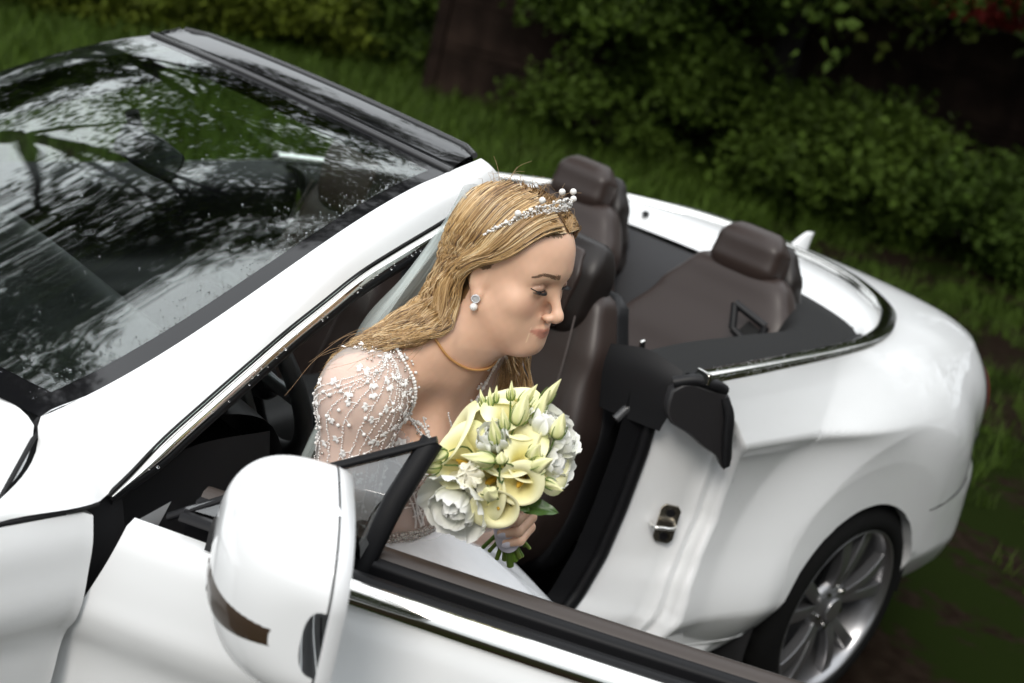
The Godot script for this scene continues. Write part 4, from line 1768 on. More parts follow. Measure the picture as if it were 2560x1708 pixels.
var tips := []
var bq_c := V(1.112, 1.070, 1.085)

# surface nets over a box; axes may be turned; skip(p) leaves a region to a finer net
func nets(b: MB, o: Vector3, bs: Basis, lo: Vector3, hi: Vector3, c: float, paint: Callable, skip = null) -> void:
	var nx := int(ceil((hi.x - lo.x) / c)) + 1
	var ny := int(ceil((hi.y - lo.y) / c)) + 1
	var nz := int(ceil((hi.z - lo.z) / c)) + 1
	var val := PackedFloat32Array()
	val.resize(nx * ny * nz)
	val.fill(99.0)
	var vid := PackedInt32Array()
	vid.resize(nx * ny * nz)
	vid.fill(-1)
	var cells := PackedInt32Array()
	var K := 3
	var reach := K * c * 0.87 * 1.25
	for bx in range(0, nx - 1, K):
		for by in range(0, ny - 1, K):
			for bz in range(0, nz - 1, K):
				var m := o + bs * (lo + V(bx + K * 0.5, by + K * 0.5, bz + K * 0.5) * c)
				if absf(field(m)) > reach:
					continue
				if skip != null and skip.call(m):
					continue
				for x in range(bx, mini(bx + K, nx - 1) + 1):
					for y in range(by, mini(by + K, ny - 1) + 1):
						for z in range(bz, mini(bz + K, nz - 1) + 1):
							var i := (x * ny + y) * nz + z
							if val[i] == 99.0:
								val[i] = field(o + bs * (lo + V(x, y, z) * c))
							if x < mini(bx + K, nx - 1) and y < mini(by + K, ny - 1) and z < mini(bz + K, nz - 1):
								cells.append(i)
	var sx := ny * nz
	var sy := nz
	var base := b.v.size()
	var off := [0, 1, sy, sy + 1, sx, sx + 1, sx + sy, sx + sy + 1]
	var edges := PackedInt32Array([0, 1, 2, 3, 4, 5, 6, 7, 0, 2, 1, 3, 4, 6, 5, 7, 0, 4, 1, 5, 2, 6, 3, 7])
	for i in cells:
		var neg := 0
		for k in 8:
			if val[i + off[k]] < 0.0:
				neg += 1
		if neg == 0 or neg == 8:
			continue
		var s := Vector3.ZERO
		var cnt := 0
		for e in 12:
			var p := edges[e * 2]
			var q := edges[e * 2 + 1]
			var va := val[i + off[p]]
			var vb := val[i + off[q]]
			if (va < 0.0) != (vb < 0.0):
				var t := va / (va - vb)
				var pa := V(p >> 2, (p >> 1) & 1, p & 1)
				var pb := V(q >> 2, (q >> 1) & 1, q & 1)
				s += pa.lerp(pb, t)
				cnt += 1
		s /= cnt
		var x := i / sx
		var y := (i - x * sx) / sy
		var z := i % nz
		vid[i] = b.v.size()
		b.v.append(o + bs * (lo + (V(x, y, z) + s) * c))
		b.n.append(Vector3.ZERO)
		b.uv.append(Vector2.ZERO)
		b.c.append(Color(1, 1, 1))
	var first := b.ix.size()
	for i in cells:
		var va := val[i]
		for ax in 3:
			var st: int = [sx, sy, 1][ax]
			var vb := val[i + st]
			if vb == 99.0 or (va < 0.0) == (vb < 0.0):
				continue
			var u: int = [sy, 1, sx][ax]
			var w: int = [1, sx, sy][ax]
			if i - u - w < 0:
				continue
			var p0 := vid[i]
			var p1 := vid[i - u]
			var p2 := vid[i - u - w]
			var p3 := vid[i - w]
			if p0 < 0 or p1 < 0 or p2 < 0 or p3 < 0:
				continue
			if va < 0.0:
				b.ix.append_array(PackedInt32Array([p0, p2, p1, p0, p3, p2]))
			else:
				b.ix.append_array(PackedInt32Array([p0, p1, p2, p0, p2, p3]))
	# one smoothing pass towards the true surface, then normals
	for t in range(first, b.ix.size(), 3):
		var i0 := b.ix[t]
		var i1 := b.ix[t + 1]
		var i2 := b.ix[t + 2]
		var nn := (b.v[i2] - b.v[i0]).cross(b.v[i1] - b.v[i0])
		b.n[i0] += nn
		b.n[i1] += nn
		b.n[i2] += nn
	for i in range(base, b.v.size()):
		b.n[i] = b.n[i].normalized()
		b.c[i] = paint.call(b.v[i])

func grad(p: Vector3) -> Vector3:
	var e := 0.002
	var d := field(p)
	return V(field(p + V(e, 0, 0)) - d, field(p + V(0, e, 0)) - d, field(p + V(0, 0, e)) - d).normalized()

# nearest place on the skin, lifted off it
func on_skin(p: Vector3, lift := 0.0) -> Vector3:
	for i in 4:
		var d := field(p)
		p -= grad(p) * (d - lift)
	return p

var SKIN := Color(0.74, 0.465, 0.325)
var HAIR := Color(0.16, 0.085, 0.032)

func skin_paint(p: Vector3) -> Color:
	var q := (p - head_o) * head_b
	var c := SKIN
	var n := sin(p.x * 310.0) * sin(p.y * 270.0 + 1.0) * sin(p.z * 290.0)
	c = c * (1.0 + 0.025 * n)
	if q.length() > 0.2:
		return c
	var ax := absf(q.x)
	# lip colour, eye make-up, brow, rosy cheek: pigments of the make-up
	if q.z > 0.056 and q.y < -0.0615 and q.y > -0.0880:
		var mid: float = -0.0720 + 0.0036 * sst(0.0, 0.030, ax)
		var h: float = lerp(0.0088, 0.0018, pow(clampf(ax / 0.0280, 0.0, 1.0), 1.7))
		var e: float = absf(q.y - mid) - h
		c = c.lerp(Color(0.57, 0.255, 0.185), 1.0 - sst(-0.0010, 0.0012, e) - sst(0.0290, 0.0312, ax) * 0.99 if ax < 0.0313 else 0.0)
	var ex := (ax - 0.0350) / 0.0190
	var ey := (q.y - 0.0035) / 0.0095
	if q.z > 0.05:
		var k := 1.0 - sst(0.45, 1.15, sqrt(ex * ex + ey * ey))
		c = c.lerp(Color(0.20, 0.105, 0.070), k * 0.62)
		var bx := (ax - 0.045) / 0.022
		var by := (q.y + 0.030) / 0.02
		c = c.lerp(Color(0.62, 0.30, 0.215), 0.35 * (1.0 - sst(0.2, 1.2, sqrt(bx * bx + by * by))))
	# scalp under the hair
	var zl: float = tab([-0.09, -0.01, 0.0, 0.02, 0.035, 0.05, 0.066, 0.076, 0.084], [-0.03, -0.012, 0.002, 0.010, 0.022, 0.034, 0.046, 0.060, 0.2], q.y - 0.004 - 0.006 * (1.0 - sst(0.0, 0.02, ax)) + 0.0012 * sin(ax * 900.0))
	if q.z < zl and q.y > -0.085 and not (ax > 0.062 and q.y < 0.0 and q.z > -0.020):
		c = HAIR
	return c

func build_person() -> void:
	var who := node("person", self)
	tag(who, "seated bride in sheer beaded lace dress and veil leaning out of the car, holding flowers", "person")
	build_field()
	var skin := mat(1, 1, 1, 0.42, 0.0, {"vertex_color_use_as_albedo": true, "subsurf_scatter_enabled": true, "subsurf_scatter_strength": 0.12})
	var b := MB.new()
	nets(b, head_o, head_b, V(-0.09, -0.15, -0.125), V(0.09, 0.130, 0.128), 0.0024, skin_paint)
	nets(b, V(0, 0, 0), Basis(), V(0.93, 0.60, 0.55), V(1.48, 1.26, 1.08), 0.006, skin_paint, func(p: Vector3) -> bool:
		var q := (p - head_o) * head_b
		return (q.y > -0.122 and absf(q.x) < 0.078 and q.z > -0.112 and q.z < 0.115) or (p - fist).length() < 0.060)
	nets(b, fist, Basis(), V(-0.075, -0.075, -0.085), V(0.075, 0.075, 0.075), 0.0024, skin_paint)
	var skin_mesh := b
	part("body", b, skin, who)
	face(who)
	nails(who)
	dress(who, skin_mesh)
	lace(who)
	hair(who)
	veil(who)
	jewels()

func nails(who: Node3D) -> void:
	var m := mat(0.70, 0.66, 0.74, 0.12, 0.0, {"clearcoat_enabled": true})
	for t in tips:
		var b := MB.new()
		var along: Vector3 = t[1]
		var out: Vector3 = t[2]
		out = (out - along * out.dot(along)).normalized()
		var sd := out.cross(along)
		b.ball(t[0] + out * (t[3] - 0.0032) - along * 0.001, V(0.0052, 0.0022, 0.0082), 14, Basis(sd, out, along))
		part("fingernail", b, m, who)

func face(who: Node3D) -> void:
	# eyeballs, glancing down
	for s in [-1.0, 1.0]:
		var e := node("eyeball", who)
		var b := MB.new()
		b.ball(H(0.0335 * s, -0.0012, 0.0667), Vector3.ONE * 0.0122, 24)
		part("sclera", b, mat(0.62, 0.58, 0.55, 0.08), e)
		var c := H(0.0335 * s, -0.0012, 0.0667)
		var look := head_b * V(0.10, -0.38, 0.92).normalized()
		var ib := MB.new()
		var a := look.cross(Vector3.UP).normalized()
		ib.ball(c + look * 0.0100, V(0.0060, 0.0026, 0.0060), 20, Basis(a, look, look.cross(a) * -1.0))
		part("iris", ib, mat(0.05, 0.032, 0.02, 0.05), e)
	# brows: short hairs lying outwards
	var bm := mat(0.22, 0.135, 0.085, 0.6)
	for s in [-1.0, 1.0]:
		var br := MB.new()
		for i in 300:
			var t := rr(0, 1)
			var x: float = lerp(0.0150, 0.0545, t)
			var yb: float = lerp(0.0222, 0.0262, sst(0.0, 0.62, t)) - 0.0065 * sst(0.62, 1.0, t)
			var th: float = lerp(0.0034, 0.0014, t) * sst(-0.15, 0.2, t)
			var p := on_skin(H(x * s, yb + rr(-1, 1) * th, 0.090 - 0.6 * maxf(x - 0.02, 0.0)), 0.0002)
			var d := head_b * V(s * lerp(0.25, 1.0, sst(0.0, 0.35, t)), lerp(0.9, 0.1, sst(0.0, 0.5, t)) - 0.35 * sst(0.6, 1.0, t), -0.3 * t)
			var q := on_skin(p + d.normalized() * 0.0055, 0.0006)
			br.tube(PackedVector3Array([p, q]), [0.00036, 0.00010], 4, false)
		part("eyebrow", br, bm, who)
		# lashes along the lid edge
		var la := MB.new()
		for i in 40:
			var t := i / 39.0
			var x: float = lerp(0.0210, 0.0472, t)
			var z: float = 0.0668 + sqrt(maxf(0.0144 * 0.0144 - pow(x - 0.0335, 2.0), 0.0)) * 0.98
			var y: float = -0.0022 - 0.0012 * sin(PI * t) - 0.0012 * sst(0.75, 1.0, t)
			var p := H(x * s, y, z)
			var d := head_b * V(s * lerp(-0.25, 0.9, t), lerp(-0.35, -0.10, t), 0.9)
			var le: float = lerp(0.005, 0.0095, sst(0.0, 0.8, t))
			la.tube(spl([p, p + d.normalized() * le * 0.55 - head_b * V(0, 0.0006, 0), p + d.normalized() * le + head_b * V(0, 0.0016, 0)], 5), tapers(5, 0.00042, 0.00010), 4, false)
		# liner
		var ln := PackedVector3Array()
		for i in 14:
			var t := i / 13.0
			var x: float = lerp(0.0200, 0.0490, t)
			var z: float = 0.0664 + sqrt(maxf(0.0144 * 0.0144 - pow(x - 0.0335, 2.0), 0.0)) * 0.98
			ln.append(on_skin(H(x * s, -0.0010 - 0.0012 * sin(PI * t) + 0.0012 * sst(0.85, 1.0, t), z), 0.0002))
		la.tube(ln, 0.0008, 6)
		part("eyelashes", la, mat(0.006, 0.005, 0.005, 0.6), who)

# ---------------------------------------------------------------- the dress
var neck_edge := []

func dress(who: Node3D, sk: MB) -> void:
	# sheer cover: the skin's own sheet, lifted, where the dress lies over it
	var veil_m := clear(mat(0.80, 0.76, 0.74, 0.8, 0.0, {"rim_enabled": true, "rim": 0.4}), 0.36)
	var keep := PackedInt32Array()
	keep.resize(sk.v.size())
	keep.fill(-1)
	var b := MB.new()
	for t in range(0, sk.ix.size(), 3):
		var ok := true
		for k in 3:
			if not in_bodice(sk.v[sk.ix[t + k]]):
				ok = false
				break
		if not ok:
			continue
		for k in 3:
			var i := sk.ix[t + k]
			if keep[i] < 0:
				keep[i] = b.v.size()
				b.put(sk.v[i] + sk.n[i] * 0.0035, sk.n[i])
			b.ix.append(keep[i])
	part("sheer_bodice", b, veil_m, who)
	skirt(who)

# the neckline: a deep V from both shoulders
func in_bodice(p: Vector3) -> bool:
	var q := (p - head_o) * head_b
	if q.y > -0.12:
		return false
	if p.y < 0.69:
		return false
	if (p - fist).length() < 0.085:
		return false
	if p.x > 1.10 and p.y < 0.76 and p.z > 0.90:
		return false
	# plane test in chest axes
	var x := (p - V(1.232, 1.05, 0.85)).dot(V(0.966, -0.03, -0.257))
	var up := p.y - 1.125
	var edge: float = tab([-0.36, -0.19, -0.10, -0.03, 0.02], [0.0, 0.045, 0.085, 0.112, 0.135], up)
	return absf(x + 0.012) > edge or up < -0.22

func skirt(who: Node3D) -> void:
	# gathered tulle from the waist over the knees and down
	var m := mat(0.82, 0.82, 0.83, 0.75, 0.0, {"rim_enabled": true, "rim": 0.5})
	var rings := [[V(1.320, 0.748, 0.676), 0.118, 0.086, 0.0], [V(1.320, 0.735, 0.678), 0.128, 0.097, 0.001], [V(1.325, 0.70, 0.695), 0.148, 0.125, 0.004], [V(1.34, 0.65, 0.72), 0.185, 0.175, 0.008], [V(1.35, 0.60, 0.78), 0.22, 0.26, 0.011], [V(1.34, 0.55, 0.86), 0.25, 0.33, 0.014], [V(1.33, 0.44, 0.93), 0.285, 0.35, 0.019], [V(1.33, 0.28, 0.99), 0.31, 0.36, 0.024], [V(1.33, 0.08, 1.04), 0.35, 0.38, 0.030]]
	var rows := []
	var prof := []
	for j in 97:
		var a := TAU * j / 96.0
		var col := []
		for r in rings:
			var lb := V(0.966, 0, -0.257)
			var fb := V(0.257, 0, 0.966)
			var f: float = r[3] * (sin(a * 13.0 + 0.6) + 0.6 * sin(a * 23.0 + 2.0 + r[1] * 9.0))
			var p: Vector3 = r[0] + lb * cos(a) * (r[1] + f) + fb * sin(a) * (r[2] + f)
			if r[0].y > 0.69:
				p.y -= 0.014 * sin(a)
			col.append(p)
		prof.append(spl(col, 40))
	for i in 40:
		var row := PackedVector3Array()
		for j in 97:
			row.append(prof[j][i])
		rows.append(row)
	var b := MB.new()
	b.grid(rows, true)
	part("skirt", b, m, who)
	# loose outer layer of tulle
	var o := MB.new()
	var orows := []
	for i in range(1, 40):
		var row := PackedVector3Array()
		for j in 97:
			var p: Vector3 = rows[i][j]
			var c := V(1.30, p.y, 0.80)
			var k := 0.010 + 0.035 * i / 40.0
			var a := TAU * j / 96.0
			row.append(p + (p - c).normalized() * k * (1.0 + 0.6 * sin(a * 7.0 + i * 0.05)) + V(0, 0.012, 0))
		orows.append(row)
	o.grid(orows, true)
	part("tulle_overskirt", o, clear(mat(0.85, 0.86, 0.87, 0.8), 0.28), who)

# ---------------------------------------------------------------- hair, veil, lace, jewels
func lerp3(a: Vector3, b: Vector3, c: Vector3, s: float) -> Vector3:
	return a.lerp(b, s * 2.0) if s < 0.5 else b.lerp(c, s * 2.0 - 1.0)

func hair(who: Node3D) -> void:
	var b := MB.new()
	var ends := rng
	for i in 5200:
		var side := -1.0 if i < 3500 else 1.0
		var s := pow(rr(0, 1), 0.85)
		var q := []
		var cl := (floorf(s * 17.0 + rr(-0.35, 0.35)) + 0.5) / 17.0
		var lift := rr(0.002, 0.011)
		if side < 0.0:
			q = [
				H(-0.004, 0.119 - 4.8 * pow(lerp(0.070, -0.085, s) + 0.012, 2.0), lerp(0.072, -0.085, s)),
				hl(lerp3(V(-0.044, 0.080, 0.060), V(-0.056, 0.092, -0.02), V(-0.035, 0.080, -0.092), s)),
				hl(lerp3(V(-0.0685, 0.043, 0.036), V(-0.0790, 0.020, -0.040), V(-0.045, 0.012, -0.108), s)),
				hl(lerp3(V(-0.0805, -0.016, -0.024), V(-0.084, -0.032, -0.072), V(-0.052, -0.055, -0.116), s)),
				lerp3(V(1.182, 1.172, 0.862), V(1.178, 1.168, 0.826), V(1.206, 1.172, 0.762), s),
				lerp3(V(1.126, 1.150, 0.864), V(1.116, 1.146, 0.832), V(1.158, 1.130, 0.764), s),
				lerp3(V(1.084, 1.134, 0.848), V(1.082, 1.128, 0.818), V(1.106, 1.100, 0.768), s),
				lerp3(V(1.052, 1.090, 0.808), V(1.056, 1.086, 0.790), V(1.078, 1.050, 0.764), s),
				lerp3(V(1.046, 1.020, 0.800), V(1.050, 1.020, 0.782), V(1.068, 0.985, 0.764), s)]
		else:
			q = [
				H(0.004, 0.119 - 4.8 * pow(lerp(0.070, -0.085, s) + 0.012, 2.0), lerp(0.072, -0.085, s)),
				hl(lerp3(V(0.044, 0.080, 0.062), V(0.056, 0.092, -0.02), V(0.035, 0.080, -0.092), s)),
				hl(lerp3(V(0.0690, 0.034, 0.034), V(0.0790, 0.020, -0.030), V(0.045, 0.012, -0.108), s)),
				hl(lerp3(V(0.0790, -0.030, 0.012), V(0.083, -0.04, -0.050), V(0.030, -0.055, -0.114), s)),
				lerp3(H(0.078, -0.085, 0.030), H(0.070, -0.09, -0.05), V(1.245, 1.165, 0.748), s),
				lerp3(V(1.348, 1.118, 0.886), V(1.362, 1.110, 0.80), V(1.225, 1.110, 0.722), s),
				lerp3(V(1.350, 1.070, 0.910), V(1.380, 1.060, 0.84), V(1.205, 1.050, 0.700), s),
				lerp3(V(1.340, 1.010, 0.925), V(1.385, 0.98, 0.85), V(1.200, 0.980, 0.685), s),
				lerp3(V(1.335, 0.960, 0.930), V(1.385, 0.92, 0.85), V(1.200, 0.900, 0.680), s)]
		var c := spl(q, 34)
		var t0: int = int(rr(0.0, 9.0) * (1.0 if rr(0, 1) > 0.35 else 0.0))
		var t1: int = int(rr(27.0, 34.0))
		var pts := PackedVector3Array()
		var ph := cl * 40.0 + rr(-0.5, 0.5) + (3.0 if side > 0 else 0.0)
		var am := rr(0.5, 1.3)
		for k in range(t0, t1):
			var t := k / 33.0
			var p := c[k]
			var tn := (c[mini(k + 1, 33)] - c[maxi(k - 1, 0)]).normalized()
			var g := (p - (head_o if t < 0.5 else V(1.20, 1.08, 0.80))).normalized()
			var sd := tn.cross(g).normalized()
			var w := sst(0.12, 0.6, t)
			p += sd * am * (0.0080 * w * sin(t * 19.0 + ph) + 0.0015 * w * sin(t * 37.0 + ph * 2.0))
			p += g * (0.0045 * w * cos(t * 19.0 + ph))
			# gather towards the middle of the lock
			p += sd * (s - cl) * 0.10 * w
			pts.append(p)
		var k2 := 0
		while k2 < pts.size():
			var d := field(pts[k2])
			var f := k2 / float(pts.size())
			var want: float = (0.003 + lift) * (1.0 if t0 > 0 else sst(0.0, 0.10, f))
			var mv := 0.0
			if d < want:
				mv = want - d
			elif k2 < 15 and d > want + 0.004:
				mv = -(d - want - 0.004) * 0.7
			if mv != 0.0:
				for z in [-1, 0, 1]:
					if k2 + z >= 0 and k2 + z < pts.size():
						var pp := pts[k2 + z]
						pts[k2 + z] = pp + (pp - (head_o if pp.y > 1.17 else V(1.22, minf(pp.y, 1.08), 0.80))).normalized() * mv * 1.1
			k2 += 3
		if pts.size() < 6:
			continue
		pts = spl(pts, 40)
		var tone := rr(0, 1)
		var lk := 0.5 + 0.5 * sin(cl * 91.0 + side * 2.0)
		var col := Color(0.27, 0.145, 0.052).lerp(Color(0.66, 0.43, 0.185), clampf(tone * 0.75 + lk * 0.35 - 0.05, 0.0, 1.0))
		if rr(0, 1) < 0.16:
			col = Color(0.78, 0.60, 0.35)
		if rr(0, 1) < 0.10:
			col = Color(0.095, 0.05, 0.02)
		b.col = col
		b.tube(pts, tapers(40, rr(0.00042, 0.00075), 0.0003), 4, false)
	# the front of the hair, lifted off the hairline and swept back
	for i in 1500:
		var sg := -1.0 if i < 1050 else 1.0
		var s := rr(0, 1)
		var x := lerpf(0.0, 0.066, pow(s, 0.9))
		var yr: float = tab([0.0, 0.02, 0.04, 0.055, 0.066], [0.0810, 0.0835, 0.079, 0.064, 0.042], x)
		var zr: float = tab([0.0, 0.02, 0.04, 0.055, 0.066], [0.066, 0.064, 0.054, 0.040, 0.018], x)
		var up := 0.006 * (1.0 - s) + rr(-0.003, 0.005)
		var bk := pow(rr(0, 1), 1.6) * 0.012
		yr += rr(-0.002, 0.003) + bk * 0.6
		zr -= bk
		var q := [hl(V(x * sg, yr, zr)), hl(V((x + 0.010) * sg, yr + 0.004 + up * 0.5, zr + 0.001)), hl(V((x * 0.75 + 0.028) * sg, minf(yr + 0.010 + up, 0.106 - x * 0.25), zr - 0.014)), hl(V((0.052 + 0.020 * s) * sg, lerpf(0.088, 0.040, s) + up * 0.4, lerpf(0.022, -0.008, s))), hl(V(0.083 * sg, lerpf(0.035, -0.004, s), lerpf(-0.020, -0.034, s))), hl(V(0.086 * sg, lerpf(-0.02, -0.045, s), lerpf(-0.05, -0.045, s)))]
		if sg < 0:
			q += [V(1.176, 1.168, 0.846) + V(rr(-0.012, 0.012), rr(-0.008, 0.008), rr(-0.012, 0.012)), V(1.120, 1.150, 0.852) + V(rr(-0.015, 0.015), rr(-0.006, 0.006), rr(-0.015, 0.015)), V(1.080, 1.132, 0.832)]
		var pts := spl(q, 36)
		var cl := floorf(s * 9.0) / 9.0
		for k in 36:
			var t := k / 35.0
			var o := (pts[k] - head_o).normalized()
			pts[k] += o * (0.004 * sin(t * 17.0 + cl * 30.0) + 0.0035) * sst(0.03, 0.3, t) + head_b * V(0, 0, 1) * 0.006 * sin(t * 15.0 + cl * 44.0) * sst(0.1, 0.5, t)
			if k % 3 == 0 and k > 1 and k < 24:
				var d := field(pts[k])
				if d < 0.006:
					for z in [-1, 0, 1]:
						pts[k + z] += (pts[k + z] - head_o).normalized() * (0.006 - d)
		var col := Color(0.30, 0.165, 0.062).lerp(Color(0.66, 0.44, 0.195), clampf(rr(0, 0.8) + 0.25 * sin(cl * 77.0), 0.0, 1.0))
		b.col = col
		b.tube(spl(pts, 36), tapers(36, rr(0.00042, 0.00075), 0.0003), 4, false)
	# fine stray hairs
	for i in 90:
		var s := rr(0, 1)
		b.col = Color(0.36, 0.22, 0.10)
		var p0 := hl(V(rr(-0.06, 0.06), 0.10, lerp(0.05, -0.08, s)))
		p0 = on_skin(p0, 0.008)
		var d := (head_b * V(rr(-1, 1), rr(0.0, 0.6), rr(-1, 0.7))).normalized()
		var l := rr(0.015, 0.045)
		b.tube(spl([p0, p0 + d * l * 0.5 + V(0, 0.010, 0), p0 + d * l + V(rr(-0.01, 0.01), rr(-0.008, 0.008), 0)], 10), tapers(10, 0.0004, 0.00018), 3, false)
	for i in 60:
		b.col = Color(0.30, 0.17, 0.07)
		var p0 := V(1.10, 1.135, 0.84) + V(rr(-0.05, 0.05), rr(-0.02, 0.02), rr(-0.04, 0.03))
		b.tube(spl([p0, p0 + V(rr(-0.05, 0.0), rr(-0.03, 0.0), rr(-0.02, 0.02)), p0 + V(rr(-0.09, -0.02), rr(-0.09, -0.02), rr(-0.03, 0.03))], 12), tapers(12, 0.0004, 0.00018), 3, false)
	var m := mat(1, 1, 1, 0.30, 0.0, {"vertex_color_use_as_albedo": true, "metallic_specular": 0.7})
	part("hair", b, m, who)

func hl(v: Vector3) -> Vector3:
	return head_o + head_b * v

func veil(who: Node3D) -> void:
	var m := clear(mat(0.66, 0.73, 0.71, 0.85), 0.36)
	for layer in 2:
		var b := MB.new()
		var o := 0.012 * layer
		var rows := loft([
			[hl(V(-0.055, 0.085, -0.070 - o)), hl(V(-0.03, 0.088, -0.098 - o)), hl(V(0.02, 0.088, -0.102 - o)), hl(V(0.055, 0.075, -0.08 - o))],
			[V(1.236, 1.268, 0.748 - o), V(1.25, 1.26, 0.725 - o), V(1.31, 1.255, 0.72 - o), V(1.36, 1.25, 0.73 - o)],
			[V(1.212, 1.185, 0.716), V(1.24, 1.18, 0.69 - o), V(1.32, 1.18, 0.685 - o), V(1.40, 1.18, 0.70)],
			[V(1.172, 1.105, 0.700 + o), V(1.20, 1.10, 0.665 - o), V(1.32, 1.09, 0.655), V(1.43, 1.09, 0.67)],
			[V(1.105, 0.98, 0.715 + o), V(1.16, 0.96, 0.66), V(1.33, 0.95, 0.63 - o), V(1.46, 0.95, 0.64)],
			[V(1.050, 0.875, 0.745 + o), V(1.12, 0.84, 0.66), V(1.34, 0.82, 0.61), V(1.48, 0.82, 0.62)],
			[V(1.020, 0.76, 0.77), V(1.10, 0.72, 0.66), V(1.35, 0.68, 0.60), V(1.5, 0.68, 0.60)]], 70, 60)
		for i in rows.size():
			var r: PackedVector3Array = rows[i]
			for j in r.size():
				var t := i / 59.0
				r[j] += V(0.2, 0.1, 0.95) * sin(j * 0.62 + layer * 1.7 + t * 1.5) * 0.006 * sst(0.0, 0.3, t)
			rows[i] = r
		b.grid(rows)
		part("veil", b, m, who)

# ---------------------------------------------------------------- beads and embroidery
func bead_row(b: MB, path: PackedVector3Array, r: float, step: float, jit := 0.0) -> void:
	var n := int(maxf(2.0, length_of(path) / step))
	for p in even(path, n):
		b.ball(p + V(rr(-1, 1), rr(-1, 1), rr(-1, 1)) * jit, Vector3.ONE * r * rr(0.8, 1.15), 6)

func length_of(p: PackedVector3Array) -> float:
	var l := 0.0
	for i in p.size() - 1:
		l += p[i].distance_to(p[i + 1])
	return l

func petal_flat(b: MB, p: Vector3, n: Vector3, d: Vector3, l: float, w: float) -> void:
	# a small embroidered leaf or petal lying on the cloth
	var s := n.cross(d).normalized()
	var c := PackedVector3Array()
	var rows := [PackedVector3Array(), PackedVector3Array(), PackedVector3Array()]
	for i in 6:
		var t := i / 5.0
		var hw := w * sin(PI * pow(t, 0.75)) * 0.5
		rows[0].append(p + d * l * t - s * hw)
		rows[1].append(p + d * l * t + n * 0.0016 * sin(PI * t))
		rows[2].append(p + d * l * t + s * hw)
	b.grid(flip(rows))

